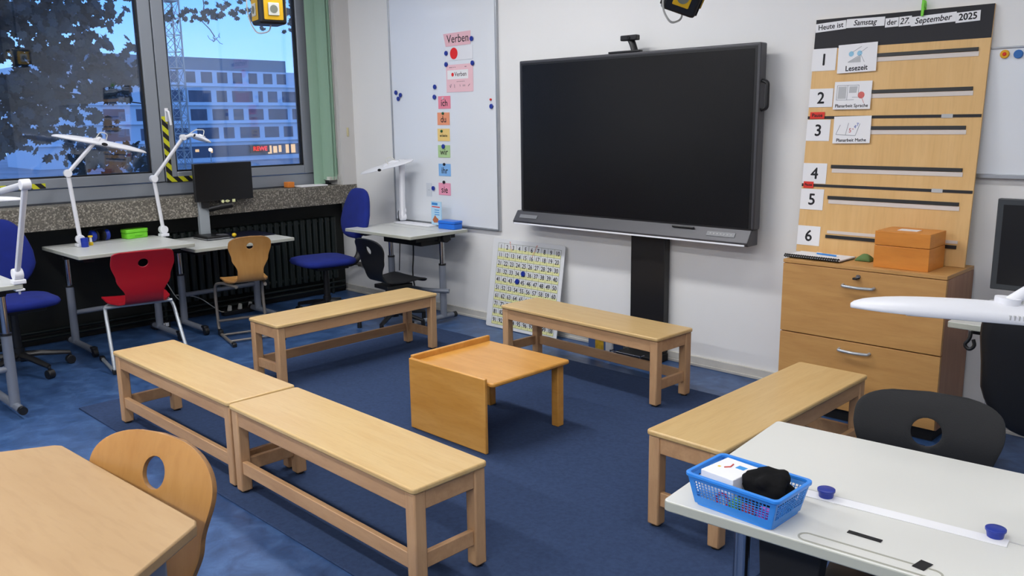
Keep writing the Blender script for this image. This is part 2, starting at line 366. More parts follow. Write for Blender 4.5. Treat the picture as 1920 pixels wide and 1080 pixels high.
# vertical blind
bl = thing('vertical_blind', 'green vertical slat blind gathered at the right side of the window', 'blind', (0, 0, 0))
sl = MB()
def slat(x, y, a, w=.09, z0=1.0, z1=2.95):
    M = Matrix.Translation((x, y, 0)) @ Matrix.Rotation(a, 4, 'Z'); n_ = 6
    for k in range(n_):
        u0 = -w/2 + w*k/n_; u1 = -w/2 + w*(k+1)/n_; c0 = .006*(1-(2*u0/w)**2); c1 = .006*(1-(2*u1/w)**2)
        sl.raw([(c0, u0, z0), (c1, u1, z0), (c1, u1, z1), (c0, u0, z1), (c0-.0012, u0, z0), (c1-.0012, u1, z0), (c1-.0012, u1, z1), (c0-.0012, u0, z1)],
               [(0, 1, 2, 3), (7, 6, 5, 4), (0, 4, 5, 1), (3, 2, 6, 7), (1, 5, 6, 2), (0, 3, 7, 4)], M)
slat(.085, -.285, R(-12), .10, .985)
for k in range(9): slat(.115 + .008*(k % 3), -.235 + k*.0105, R(-62 - 3*k % 9), .09, 1.02)
sl.build('slats', M_['blind'], bl)
MB().box(.08, .15, -1.6, -.15, 2.95, 2.99).build('head_rail', M_['white'], bl)
w_ = MB()
for k in range(9): w_.cbox((.125, -.235 + k*.0105, 1.03), (.085, .003, .03), None)
w_.build('bottom_weight', M_['offwhite'], bl)
c_ = MB()
for k in range(4):
    c_.tube([(.17+.012*k, -.16, 1.06), (.19+.012*k, -.17+.01*k, .99), (.18+.014*k, -.162+.012*k, .978)], .0015, n=6)
c_.tube([(.175, -.158, 2.9), (.175, -.156, 1.2)], .002, n=6)
c_.build('bead_chain', M_['offwhite'], bl)
tag(MB().cbox((.2285, -.07, 1.42), (.008, .02, .075)).build('blind_cleat', mat('beige plastic', srgb(200, 190, 150), .5), None, .003), 'small beige cord cleat on the wall beside the blind', 'cleat')

# radiator
rad = thing('radiator', 'dark green ribbed radiator under the window sill', 'radiator', (0, 0, 0))
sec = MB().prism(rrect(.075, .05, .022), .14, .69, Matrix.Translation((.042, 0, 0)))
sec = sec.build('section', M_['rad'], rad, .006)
sec.location.y = -.16
for k in range(1, 27):
    c = sec.copy(); COL.objects.link(c); c.parent = rad; c.location.y = -.16 - .062*k
MB().cyl((.042, -.13, .66), (.042, -1.8, .66), .02).cyl((.042, -.13, .18), (.042, -1.8, .18), .02).cyl((.042, -.18, 0), (.042, -.18, .16), .012).cyl((.042, -1.7, 0), (.042, -1.7, .16), .012).build('header_pipe', M_['rad'], rad)
pp = MB().tube([(.042, -.11, .27), (.2, -.06, .27), (.26, -.03, .27)], .012).cyl((.25, -.035, .27), (.29, -.03, .27), .022)
tag(pp.build('radiator_valve', mat('dull metal', srgb(90, 88, 84), .5, .5)), 'dull grey radiator valve in the corner behind the blue chair', 'valve')

# ------------------------------------------------------------------ carpet
tag(MB().prism(rrect(3.52, 2.47, .004, 1, 3.43, -1.675), .0005, .008).build('carpet', M_['carpet'], None, .002), 'large navy felt carpet under the benches', 'carpet')

# ------------------------------------------------------------------ benches
CT = .008
def bench():
    t = thing('bench', '', 'bench')
    L, Wd, H = 1.2, .32, .377; lg = .048; ins = .008
    MB().prism(rrect(L, Wd, .018, 5, L/2, Wd/2), H-.02, H).build('seat_board', M_['beech'], t, .006, seg=3)
    x0, x1, y0, y1 = ins, L-ins, ins, Wd-ins
    for (x, y) in ((x0, y0), (x1-lg, y0), (x0, y1-lg), (x1-lg, y1-lg)):
        l = MB().box(x, x+lg, y, y+lg, .008, H-.0205).build('leg', M_['beech_leg'], t, .006)
        MB().cyl((x+lg/2, y+lg/2, 0), (x+lg/2, y+lg/2, .0085), .017, n=16).build('foot_pad', M_['blackmat'], l)
    za, zb = H-.085, H-.0205
    MB().box(x0+lg, x1-lg, y0+.004, y0+.024, za, zb).build('long_apron', M_['beech_rail'], t, .003)
    MB().box(x0+lg, x1-lg, y1-.024, y1-.004, za, zb).build('long_apron', M_['beech_rail'], t, .003)
    for x in (x0+.004, x1-.024): MB().box(x, x+.02, y0+lg, y1-lg, za, zb).build('end_apron', M_['beech_rail'], t, .003)
    for x in (x0+.010, x1-.030): MB().box(x, x+.02, y0+lg, y1-lg, .085, .14).build('end_stretcher', M_['beech_rail'], t, .003)
    MB().box(x0+lg, x1-lg, y0+.008, y0+.030, .085, .14).build('long_stretcher', M_['beech_rail'], t, .003)
    return t
B0 = bench()
# placed with the long lower stretcher on the outer side of the square
def place(o, x, y, th, flip, lab):
    # (x,y): local (0,0) corner with long axis at angle th; flip turns the bench about its centre
    L, Wd = 1.2, .32
    c, s = math.cos(th), math.sin(th)
    if flip: x, y, th = x + L*c - Wd*s, y + L*s + Wd*c, th + PI
    o.location = (x, y, CT); o.rotation_euler = (0, 0, th); tag(o, lab, 'bench', 'low beech benches round the carpet')
place(B0, 3.288, -2.858, -.009, False, 'pale beech bench nearest the camera, between plywood chair and box table')
b = copy_tree(B0); place(b, 2.072, -2.851, 0, False, 'beech bench end to end with the nearest one, towards the windows')
b = copy_tree(B0); place(b, 2.225, -2.008, 1.579, True, 'beech bench in front of the black shell chair and height adjustable corner desk')
b = copy_tree(B0); place(b, 2.787, -.796, -.042, True, 'beech bench standing below the large black display')
b = copy_tree(B0); place(b, 4.705+.32, -1.958, PI/2-.007, False, 'beech bench on the right in front of the drawer cabinet')

# ------------------------------------------------------------------ low box table
t = thing('low_table', 'low amber wooden box table with a raised rim in the middle of the carpet', 'table', (0, 0, CT))
MB().prism(rrect(.575, .53, .02, 5, 3.528, -1.60), .318, .338).build('tabletop', M_['amber'], t, .006)
MB().box(3.232, 3.252, -1.865, -1.335, .30, .367).build('rim', M_['amber'], t, .005)
MB().box(3.243, 3.78, -1.885, -1.866, 0, .357).build('side_panel', M_['amber'], t, .005)
for (x, y) in ((3.765, -1.375), (3.285, -1.375)):
    MB().box(x-.022, x+.022, y-.022, y+.022, 0, .3175).build('leg', M_['amber'], t, .005)

# ------------------------------------------------------------------ height adjustable desks
def desk(lab, x, y, rz, w, d, z, group, top='desk', ledge=True, feet=True, colw=.09, zj=.43, foot=(-.32, .26), under='black', tube='grey_tube'):
    """local: user at -Y, back edge at +Y; origin centre of top on the floor"""
    t = thing('height_adjustable_desk', lab, 'desk', (x, y, 0), rz, group)
    tp = MB().prism(rrect(w, d, .012), z-.024, z).build('tabletop', M_[top], t, .003)
    tp.data.materials.append(M_['deskedge'])
    for p in tp.data.polygons:
        if abs(p.normal.z) < .5: p.material_index = 1
    if ledge: MB().box(-w/2+.04, w/2-.04, d/2-.235, d/2-.228, z, z+.0012).build('tilt_seam', M_['greystrip'], t)
    yc = d/2-.19
    MB().box(-w/2+.05, w/2-.05, yc-.06, yc+.06, z-.075, z-.0245).box(-w/2+.06, -w/2+.13, -d/2+.1, d/2-.08, z-.06, z-.0245).box(w/2-.13, w/2-.06, -d/2+.1, d/2-.08, z-.06, z-.0245).build('support_frame', M_['blackmat'], t, .004)
    for s in (-1, 1):
        xx = s*(w/2-colw)
        c = MB().cyl((xx, yc, .045), (xx, yc, zj), .026).build('column', M_[tube], t)
        MB().cyl((xx, yc, zj), (xx, yc, zj+.012), .028).build('clamp_ring', M_['black'], c)
        MB().cyl((xx, yc, zj+.012), (xx, yc, z-.07), .019).build('inner_column', M_['chrome'], t)
        f_ = MB().cyl((xx, yc+foot[1]*.35, .045), (xx, yc+foot[0], .042), .021, n=14).build('foot', M_[tube], t)
        MB().cyl((xx, yc+foot[1]*.35, .045), (xx, yc+foot[1]*.35+.03, .045), .022).build('end_cap', M_['black'], f_)
        MB().cyl((xx-.015, yc+foot[0]-.02, .03), (xx+.015, yc+foot[0]-.02, .03), .03).cbox((xx, yc+foot[0]-.005, .05), (.036, .05, .035)).build('caster', M_['black'], f_, .004)
    MB().cyl((-w/2+colw, yc, .25), (w/2-colw, yc, .25), .017).build('crossbar', M_[tube], t)
    return t
GD = 'height adjustable desks'
desk('light grey desk by the window with green lunch box and headphones', .455, -2.155, PI/2, .765, .69, .70, GD)
desk('light grey desk by the window carrying the monitor on a silver stand', .43, -1.365, PI/2, .79, .66, .65, GD, zj=.40)
desk('light grey desk cut off at the left photo edge with a clamped lamp', 1.355, -3.475, -PI/2, .74, .66, .72, GD, colw=.06, foot=(-.50, .3))
# the two lots above: local -Y (the user) faces into the room / towards the window
t = desk('light grey desk in the corner under the whiteboard with blue box and booklet', 1.33, -.355, 0, .80, .56, .70, GD, zj=.44)
for o in list(t.children):
    if o.name.startswith('crossbar'):
        bpy.data.objects.remove(o)
MB().tube([(-.31, .09, .25), (-.2, .0, .25), (.2, .0, .25), (.38, .09, .25)], .017, bend=.08).build('crossbar', M_['grey_tube'], t)
MB().box(-.15, .3, -.1, .12, .60, .655).cyl((.26, .09, .655), (.37, .09, .655), .04).build('tilt_mechanism', M_['blackmat'], t, .005)
dr = desk('off white desk in the right foreground with blue basket and ruler strip', 5.93, -2.62, R(4.5)+PI*0, .98, .615, .70, GD, top='deskwhite', ledge=False, colw=.10)
# (its user sits on the far side: turn the frame round)
dr.rotation_euler = (0, 0, R(5.0)+PI)
MB().cyl((.43, .24, .665), (.478, .252, .66), .013).cyl((.40, .235, .67), (.43, .24, .665), .007).build('clamp_knob', M_['black'], dr)
MB().prism([(.20, .60), (.34, .60), (.33, .44), (.30, .40), (.22, .40)], -.15, -.10, Matrix.Rotation(PI/2, 4, 'X')).build('cable_box', M_['blackmat'], dr, .004)
desk('light grey desk showing behind the black chairs at the right wall', 5.80, -.60, 0, .86, .56, .70, GD)
# ------------------------------------------------------------------ trapezoid table
th = R(3.6); P1 = Vector((4.262, -3.772)); ux = Vector((math.cos(th), math.sin(th))); uy = Vector((math.sin(th), -math.cos(th)))
t = thing('trapezoid_table', 'pale beech trapezoid table in the left foreground', 'table', (P1.x, P1.y, 0), th)
tp = [(0, 0), (.65, 0), (.65+.281, -.487), (-.281, -.487)]
tp = [(.012, 0), (.638, 0), (.656, -.010), (.925, -.478), (.92, -.487), (-.27, -.487), (-.275, -.478), (-.006, -.010)]
MB().prism(tp, .716, .74).build('tabletop', M_['pinktable'], t, .004)
MB().prism([(.08, -.07), (.57, -.07), (.76, -.40), (-.11, -.40)], .672, .7155).build('frame', M_['grey_tube'], t, .003)
for (x, y) in ((.075, -.065), (.575, -.065), (.80, -.43), (-.15, -.43)):
    MB().box(x-.02, x+.02, y-.02, y+.02, 0, .715).build('leg', M_['grey_tube'], t, .006)

# ------------------------------------------------------------------ shell chairs
def interp(pts, s):
    for i in range(len(pts)-1):
        if s <= pts[i+1][0]:
            a = (s-pts[i][0])/(pts[i+1][0]-pts[i][0]); a = a*a*(3-2*a)
            return pts[i][1]*(1-a) + pts[i+1][1]*a
    return pts[-1][1]
def shell_mesh(prof, wid, hole, topd=.07, frontd=.05, thick=.011, NU=36, NV=76, curv=.35, dish=.25, topn=2.6):
    # smooth profile
    P = [Vector(p) for p in prof]; Q = []
    for i in range(len(P)-1):
        p0 = P[max(i-1, 0)]; p1 = P[i]; p2 = P[i+1]; p3 = P[min(i+2, len(P)-1)]
        for k in range(12):
            u = k/12; Q.append(.5*((2*p1) + (-p0+p2)*u + (2*p0-5*p1+4*p2-p3)*u*u + (-p0+3*p1-3*p2+p3)*u**3))
    Q.append(P[-1]); L = [0]
    for i in range(1, len(Q)): L.append(L[-1] + (Q[i]-Q[i-1]).length)
    T = L[-1]
    def pt(a, b):
        a = min(max(a, 0), T); j = 0
        while j < len(L)-2 and L[j+1] < a: j += 1
        u = (a-L[j])/max(L[j+1]-L[j], 1e-9); q = Q[j].lerp(Q[j+1], u)
        k = min(max((a/T-.42)/.2, 0), 1); kf = min(max((.5-a/T)/.2, 0), 1)
        return Vector((b, q.x + curv*k*b*b, q.y + dish*kf*b*b*(1 if a > .1*T else a/(.1*T))))
    grid = []
    for v in range(NV+1):
        f = v/NV; f = .5-.5*math.cos(PI*f); f = .55*f + .45*(v/NV); a = f*T
        w = interp(wid, f)
        if T-a < topd: w *= max(1-((topd-(T-a))/topd)**topn, 0)**(1/topn)
        if a < frontd: w *= max(1-((frontd-a)/frontd)**2.6, 0)**(1/2.6)
        grid.append([(a, (2*u/NU-1)*max(w, 1e-4)) for u in range(NU+1)])
    ha, hb, hr = hole; ha *= T
    bm = bmesh.new(); V = [[None]*(NU+1) for _ in range(NV+1)]
    dead = set(); 
    for v in range(NV):
        for u in range(NU):
            ca = (grid[v][u][0]+grid[v+1][u][0]+grid[v][u+1][0]+grid[v+1][u+1][0])/4; cb = (grid[v][u][1]+grid[v+1][u][1]+grid[v][u+1][1]+grid[v+1][u+1][1])/4
            if hr and math.hypot(ca-ha, (cb-hb)) < hr: dead.add((v, u))
    edge = set()
    for (v, u) in dead:
        for dv in (0, 1):
            for du in (0, 1): edge.add((v+dv, u+du))
    for (v, u) in edge:
        adj = [(v-1, u-1), (v-1, u), (v, u-1), (v, u)]
        if not all(a in dead for a in adj):
            a, b_ = grid[v][u]; d = math.hypot(a-ha, b_-hb)
            grid[v][u] = (ha+(a-ha)*hr/d, hb+(b_-hb)*hr/d)
    for v in range(NV):
        for u in range(NU):
            if (v, u) in dead: continue
            q = []
            for (i, j) in ((v, u), (v, u+1), (v+1, u+1), (v+1, u)):
                if V[i][j] is None: V[i][j] = bm.verts.new(pt(*grid[i][j]))
                q.append(V[i][j])
            bm.faces.new(q)
    mb = MB(); mb.bm.free(); mb.bm = bm
    bmesh.ops.remove_doubles(bm, verts=bm.verts, dist=.0002)
    return mb
PROF = [(.215, -.03), (.19, -.004), (.12, .004), (.02, -.004), (-.08, -.004), (-.14, .012), (-.172, .06), (-.185, .13), (-.192, .21), (-.205, .29), (-.228, .37), (-.245, .415)]
WID = [(0, .175), (.12, .195), (.3, .19), (.42, .15), (.52, .112), (.60, .112), (.74, .158), (.88, .185), (1, .178)]
def add_shell(t, m, z, edge=None, wid=WID, prof=PROF, hole=(.865, 0, .032), thick=.011, sc=1.0, **k):
    mb = shell_mesh([(a*sc, b*sc + z) for a, b in prof], [(a, b*sc) for a, b in wid], hole, **k)
    o = mb.build('seat_shell', m, t, smooth=True)
    if edge: o.data.materials.append(edge)
    s = o.modifiers.new('s', 'SOLIDIFY'); s.thickness = thick; s.offset = 0
    if edge: s.material_offset_rim = 1
    bv = o.modifiers.new('b', 'BEVEL'); bv.width = thick*.3; bv.segments = 2; bv.limit_method = 'ANGLE'; bv.angle_limit = R(60)
    return o
def cantilever(lab, x, y, rz, shellm, tube, z=.44, edge=None, style='back', sc=1.0, feet=True, group=None, wx=.185, **k):
    t = thing('school_chair', lab, 'chair', (x, y, 0), rz, group)
    add_shell(t, shellm, z, edge, sc=sc, **k)
    f = MB(); zz = z-.028
    for s in (-1, 1):
        X = s*wx
        if style == 'back':   # tube runs under the seat, bends over the front, down, then back along the floor
            f.tube([(s*.10, -.12, zz), (s*.14, .10, zz), (X, .20, zz-.02), (X, .235, zz-.09), (X, .20, .04), (X, .15, .014), (X, -.22, .014)], .0115, bend=.05)
        else:                 # tube leaves the seat sides and slopes backwards to the floor, then forward
            f.tube([(s*.10, .08, zz), (X*.95, .06, zz), (X, .0, zz-.03), (X*1.08, -.20, .05), (X*1.08, -.21, .014), (X*1.08, .17, .014)], .0115, bend=.035)
    f.build('tube_frame', M_[tube], t)
    if style == 'back':
        MB().cyl((-wx, -.12, .016), (wx, -.12, .016), .008).cyl((-wx, .10, .016), (wx, .10, .016), .008).cyl((-wx, .195, .10), (wx, .195, .10), .010).build('cross_tube', M_[tube], t)
        for s in (-1, 1): MB().box(s*wx-.015, s*wx+.015, -.25, -.205, 0, .03).build('rubber_foot', M_['black'], t, .006)
        for s in (-1, 1): MB().box(s*wx-.014, s*wx+.014, .12, .19, 0, .045).build('rubber_foot', M_['black'], t, .006)
    else:
        MB().cyl((-wx, .02, zz-.005), (wx, .02, zz-.005), .010).build('cross_tube', M_[tube], t)
        for s in (-1, 1): MB().box(s*wx*1.08-.015, s*wx*1.08+.015, .16, .21, 0, .03).box(s*wx*1.08-.014, s*wx*1.08+.014, -.22, -.18, 0, .032).build('rubber_foot', M_['black'], t, .006)
    return t
def swivel_base(t, z, r=.27, caster=True, glide=False, n=5, a0=0, m='black'):
    for i in range(n):
        a = a0 + 2*PI*i/n; c, s = math.cos(a), math.sin(a)
        l = MB().tube([(.02*c, .02*s, .115), (.12*c, .12*s, .105), (r*c, r*s, .075)], [.022, .02, .015], n=8, sx=.8).build('base_arm', M_[m], t)
        if glide: MB().cyl((r*c*.97, r*s*.97, 0), (r*c*.97, r*s*.97, .075), .017, .015).build('glide', M_['black'], l)
        else: MB().cyl((r*c-.02*s-.0*c, r*s+.02*c, .028), (r*c+.02*s, r*s-.02*c, .028), .028).cyl((r*c, r*s, .03), (r*c, r*s, .075), .009).build('caster', M_['black'], l, .003)
    MB().cyl((0, 0, .08), (0, 0, .16), .032).cyl((0, 0, .16), (0, 0, z-.08), .025, .022).build('gas_lift_sleeve', M_['black'], t)
    MB().cyl((0, 0, z-.2), (0, 0, z-.03), .014).build('gas_lift', M_['chrome'], t)
def swivel_shell(lab, x, y, rz, shellm, z=.46, sc=1.0, glide=False, a0=0, group=None, **k):
    t = thing('swivel_chair', lab, 'chair', (x, y, 0), rz, group)
    add_shell(t, shellm, z, sc=sc, **k)
    MB().cbox((0, 0, z-.045), (.18, .22, .03)).cyl((0, 0, z-.11), (0, 0, z-.05), .055, .07).build('seat_mount', M_['black'], t, .005)
    swivel_base(t, z, a0=a0, glide=glide)
    return t
def cushion(outline, thick, bulge, M, name, m, parent, inset=.02):
    # outline: list (u,v); builds a puffed slab, faces +-w
    mb = MB(); n = len(outline); rings = []
    cx = sum(p[0] for p in outline)/n; cy = sum(p[1] for p in outline)/n
    lv = [(.0, -thick/2-bulge), (.5, -thick/2-bulge*.8), (.85, -thick/2-bulge*.25), (.96, -thick/2*.8), (1, 0), (.96, thick/2*.8), (.85, thick/2+bulge*.25), (.5, thick/2+bulge*.8), (0, thick/2+bulge)]
    def bend(u, v, w): return M @ Vector((u, v, w))
    for f, w in lv:
        if f == 0: rings.append([mb.bm.verts.new(bend(cx, cy, w))])
        else: rings.append([mb.bm.verts.new(bend(cx+(u-cx)*f, cy+(v-cy)*f, w)) for u, v in outline])
    for a, b_ in zip(rings, rings[1:]):
        for i in range(n):
            j = (i+1) % n
            if len(a) == 1: mb.bm.faces.new((a[0], b_[i], b_[j]))
            elif len(b_) == 1: mb.bm.faces.new((a[i], a[j], b_[0]))
            else: mb.bm.faces.new((a[i], a[j], b_[j], b_[i]))
    return mb.build(name, m, parent, smooth=True)
def office_chair(lab, x, y, rz, z=.46, backlean=8, zb=.60, hb=.40, wt=.15, wm=.215, a0=0, backrz=0, fab='blue_fab', group='royal blue office chairs'):
    t = thing('office_chair', lab, 'chair', (x, y, 0), rz, group)
    cushion(rrect(.47, .44, .12, 8), .045, .012, Matrix.Translation((0, .02, z)), 'seat', M_[fab], t)
    MB().cbox((0, 0, z-.045), (.3, .26, .025)).build('seat_plate', M_['black'], t, .005)
    ol = []
    for k in range(40):
        v = k/40*2*PI; c, s = math.cos(v), math.sin(v)
        yy = math.copysign(abs(s)**.55, s); xx = math.copysign(abs(c)**.55, c)
        h_ = (yy+1)/2; w = wm + (wt-wm)*min(max((h_-.45)/.5, 0), 1)**1.0
        if h_ < .3: w *= .82+.18*(h_/.3)
        ol.append((xx*w, h_*hb))
    Mb = Matrix.Rotation(backrz, 4, 'Z') @ Matrix.Translation((0, -.235, zb)) @ Matrix.Rotation(R(backlean), 4, 'X') @ Matrix.Rotation(PI/2, 4, 'X')
    cushion(ol, .045, .012, Mb, 'backrest', M_[fab], t)
    MB().tube([(0, .0, z-.05), (0, -.24, z-.05), (0, -.30, z+.02), (0, -.28, zb+.15)], .018, bend=.05, sx=1.6).build('back_bar', M_['black'], t)
    swivel_base(t, z, a0=a0, r=.29)
    MB().tube([(.1, .05, z-.05), (.26, .06, z-.055)], .006).build('lever', M_['black'], t)
    return t
PROF_LOW = [(a, b if b < .05 else .05 + (b-.05)*.80) for a, b in PROF]
WID_WIDE = [(0, .175), (.12, .195), (.3, .19), (.42, .155), (.52, .13), (.60, .135), (.74, .178), (.88, .205), (1, .20)]
cantilever('red plastic school chair pushed up to the desk with the green lunch box', .989, -2.264, R(80), M_['red'], 'silver_tube', z=.41, style='side', hole=(.885, 0, .030), topd=.04, topn=4, group='cantilever school chairs', prof=PROF_LOW, wx=.205)
cantilever('plywood school chair in front of the monitor desk by the radiator', .92, -1.48, R(90-14), M_['ply'], 'taupe_tube', z=.42, edge=M_['edge'], style='back', hole=(.885, 0, .024), topd=.055, topn=2.6, group='cantilever school chairs', sc=.79, wx=.17)
cantilever('plywood school chair in the left foreground behind the trapezoid table', 4.66, -3.90, R(180+14), M_['ply'], 'silver_tube', z=.40, edge=M_['edge'], style='back', hole=(.89, 0, .037), topd=.10, topn=2.3, group='cantilever school chairs', sc=1.02, wid=WID_WIDE)
swivel_shell('black shell swivel chair under the corner desk', 1.47, -.60, R(-4), M_['shell'], z=.36, glide=True, a0=.3, group='black shell chairs', prof=PROF_LOW, sc=.95)
swivel_shell('black shell chair with round hole tucked under the right foreground desk', 5.802, -2.408, R(180+16), M_['shell'], z=.425, group='black shell chairs', hole=(.86, 0, .036), topd=.07, topn=2.8, sc=.93)
office_chair('black high backed swivel chair at the right edge beside the drawer cabinet', 5.79, -.83, R(4), z=.46, zb=.36, hb=.52, wt=.275, wm=.245, a0=.4, fab='shell', group='black swivel chairs', backlean=4)
office_chair('royal blue office chair in the corner beside the radiator', .77, -.72, R(170), z=.445, a0=.5, backlean=13, wt=.165, wm=.23)
office_chair('royal blue office chair at the left edge between window and clamped lamp desk', .66, -2.90, R(-90), z=.45, zb=.50, hb=.44, wt=.17, wm=.235, a0=.6)

# ------------------------------------------------------------------ desk lamps
def lamp(lab, base, elbow, top, hc, hdir, hup, L=.62, Wd=.10, T=.034, clamp=True, plate=None, hoff=(0, 0, 0), armr=.017, badge=True):
    b = Vector(base); t = thing('desk_lamp', lab, 'lamp', base, 0, 'white jointed led desk lamps')
    V = lambda p: Vector(p) - b
    if clamp:
        c = MB().cbox((0, 0, .012), (.06, .06, .022)).cyl((0, 0, .02), (0, 0, .05), .016)
        c.cbox((.0, 0, -.03), (.045, .045, .012)).cbox((-.026, 0, -.01), (.01, .045, .05)).cyl((0, 0, -.055), (0, 0, -.03), .006).build('clamp', M_['white'], t, .004)
    s = V((base[0], base[1], base[2]+.05)); e_ = V(elbow); tt = V(top)
    def joint(p, ax, r=.026, w=.022, name='joint'):
        MB().cyl(p-ax*w, p+ax*w, r).build(name, M_['white'], t, .003)
    pl = (e_-s).cross(tt-e_); pl = pl.normalized() if pl.length > 1e-5 else Vector((1, 0, 0))
    if (e_-s).length > .01:
        MB().tube([s, e_], armr, sx=.75).build('lower_arm', M_['white'], t); joint(s, pl, .03); joint(e_, pl)
    MB().tube([e_, tt], armr, sx=.75).build('upper_arm', M_['white'], t); joint(tt, pl, .022)
    H = V(hc); d = Vector(hdir).normalized(); u = Vector(hup); u = (u-d*u.dot(d)).normalized(); w = d.cross(u)
    Mh = Matrix((d, w, u)).transposed().to_4x4(); Mh.translation = H
    mb = MB(); rings = []; N = 22
    for k in range(N+1):
        f = -1+2*k/N; f = math.sin(f*PI/2); x = f*L/2; g = max(1-abs(f)**2.2, 0)**.5; gw = max(1-abs(f)**5, 0)**.5
        hw = max(Wd/2*gw, .004); hh = max(T*g, .003)
        rings.append([mb.bm.verts.new(Mh @ Vector((x, hw*math.cos(a), (hh*.75 if math.sin(a) > 0 else .006)*math.sin(a)))) for a in [2*PI*i/18 for i in range(18)]])
    for a, b_ in zip(rings, rings[1:]):
        for i in range(18): mb.bm.faces.new((a[i], a[(i+1) % 18], b_[(i+1) % 18], b_[i]))
    mb.bm.faces.new(rings[0]); mb.bm.faces.new(rings[-1])
    hd = mb.build('lamp_head', M_['white'], t, smooth=True)
    MB().box(-L*.34, L*.34, -Wd*.30, Wd*.30, -.0066, -.003, Mh).build('diffuser', M_['diffuser'], hd)
    if badge:
        rb = []
        for sgn in (1, -1):
            MB().lathe([(.020, 0), (.020, .002), (.017, .003)], 20, Mh @ Matrix.Translation((0, sgn*(Wd/2-.001), T*.22)) @ Matrix.Rotation(-sgn*PI/2, 4, 'X') @ Matrix.Scale(.55, 4, (0, 1, 0))).build('switch_badge', M_['blackmat'] if badge is True else M_['greystrip'], hd)
    nk = H + u*(T*.7)
    MB().tube([tt, (tt+nk)/2+u*.02, nk], .012, bend=.02).cyl(nk-u*.015, nk+u*.012, .024).build('swivel_neck', M_['white'], t)
    MB().tube([nk+d*.03+u*.0, nk+d*.03+u*.05+w*.01, (nk+tt)/2+u*.06, tt-(tt-e_).normalized()*.04+u*.01], .0035, bend=.02, n=6).build('lamp_cable', M_['offwhite'], t)
    return t, Mh
lamp('white jointed desk lamp left of the lunch box, long head before the left pane', (.323, -2.354, .70), (.323, -2.386, 1.195), (.36, -2.20, 1.40),
     (.323, -2.155, 1.378), (0, .57, -.125), (.12, .1, 1), L=.62, Wd=.14, T=.042)
lamp('white jointed desk lamp right of the green lunch box, bent up to the mullion', (.261, -1.755, .70), (.261, -1.79, 1.122), (.261, -1.545, 1.41),
     (.36, -1.46, 1.395), (1, -.15, -.05), (.1, .5, 1), L=.30, Wd=.10, T=.03)
lamp('white desk lamp clamped to the left edge desk, arm bent out of frame', (1.66, -3.12, .72), (1.96, -3.12, 1.235), (1.45, -3.14, 1.165),
     (1.30, -3.20, 1.12), (.2, 1, 0), (0, 0, 1), L=.5)
t, _ = lamp('white desk lamp standing upright on the corner desk in front of the whiteboard', (1.01, -.125, .70), (1.01, -.125, .80), (1.03, -.13, 1.185),
     (.92, -.20, 1.15), (.86, .10, .16), (-.1, -.35, 1), L=.58, Wd=.17, T=.020, clamp=False, armr=.032)
MB().box(-.035, .40, -.07, .04, .0005, .012).build('base_plate', M_['white'], t, .004)
t, Mh = lamp('white desk lamp in the right foreground, long head reaching in over the desk', (6.33, -2.62, .70), (6.42, -2.42, 1.02), (6.06, -2.44, 1.165),
     (5.972, -2.525, 1.098), (.215, .21, -.030), (-.15, -.15, 1), L=.62, Wd=.11, T=.042, badge=False)
mk = MB()
for k in range(8): mk.cbox((-.02+.009*k, .0515, .010), (.003, .004, .009), Mh)
mk.build('brightness_scale', M_['greystrip'], t)
MB().box(.07, .125, .046, .0535, .003, .016, Mh).build('touch_panel', M_['greystrip'], t)

# ------------------------------------------------------------------ things on the window desks
t = thing('lunch_box', 'lime green lunch box on the desk by the window', 'box', (.16, -1.925, .70), R(8))
MB().prism(rrect(.10, .165, .022), 0, .04).build('box_body', M_['green_pl'], t, .006)
MB().prism(rrect(.106, .171, .024), .0405, .068).build('lid', M_['green_pl'], t, .006)
MB().cbox((.054, 0, .03), (.008, .06, .02)).build('latch', M_['green_pl'], t, .003)
t = thing('ear_defenders', 'blue ear defenders with black headband lying on the window desk', 'headphones', (.15, -2.165, .70), R(8))
for s in (-1, 1):
    c = MB().lathe([(.012, 0), (.034, .004), (.040, .016), (.040, .028), (.03, .036)], M=Matrix.Translation((0, s*.03, .042)) @ Matrix.Rotation(s*-PI/2, 4, 'X')).build('ear_cup', M_['blue_pl'], t)
    MB().lathe([(.03, 0), (.036, .004), (.036, .016), (.02, .018)], M=Matrix.Translation((0, s*.016, .042)) @ Matrix.Rotation(s*-PI/2, 4, 'X')).build('ear_pad', M_['blackmat'], c)
MB().tube([(0, -.055, .05), (.0, -.05, .085), (-.01, 0, .098), (0, .05, .085), (0, .055, .05)], .006, bend=.03, sx=1.8).build('headband', M_['blackmat'], t)
t = thing('stamp_pot', 'small blue round pot beside the lamp on the window desk', 'pot', (.374, -2.345, .70))
MB().lathe([(.023, 0), (.024, .03), (.024, .031)]).build('pot', M_['blue_pl'], t); MB().lathe([(.0245, .0315), (.0245, .06), (.02, .062)]).build('pot_lid', M_['blue_pl'], t)
t = thing('glue_stick', 'small yellow and white bottle between blue pot and ear defenders', 'bottle', (.315, -2.285, .70))
MB().lathe([(.014, 0), (.014, .022)]).build('cap', M_['yellow'], t); MB().lathe([(.009, .0225), (.008, .055)]).build('body', M_['white'], t); MB().lathe([(.015, .0555), (.015, .066)]).build('top_cap', M_['yellow'], t)
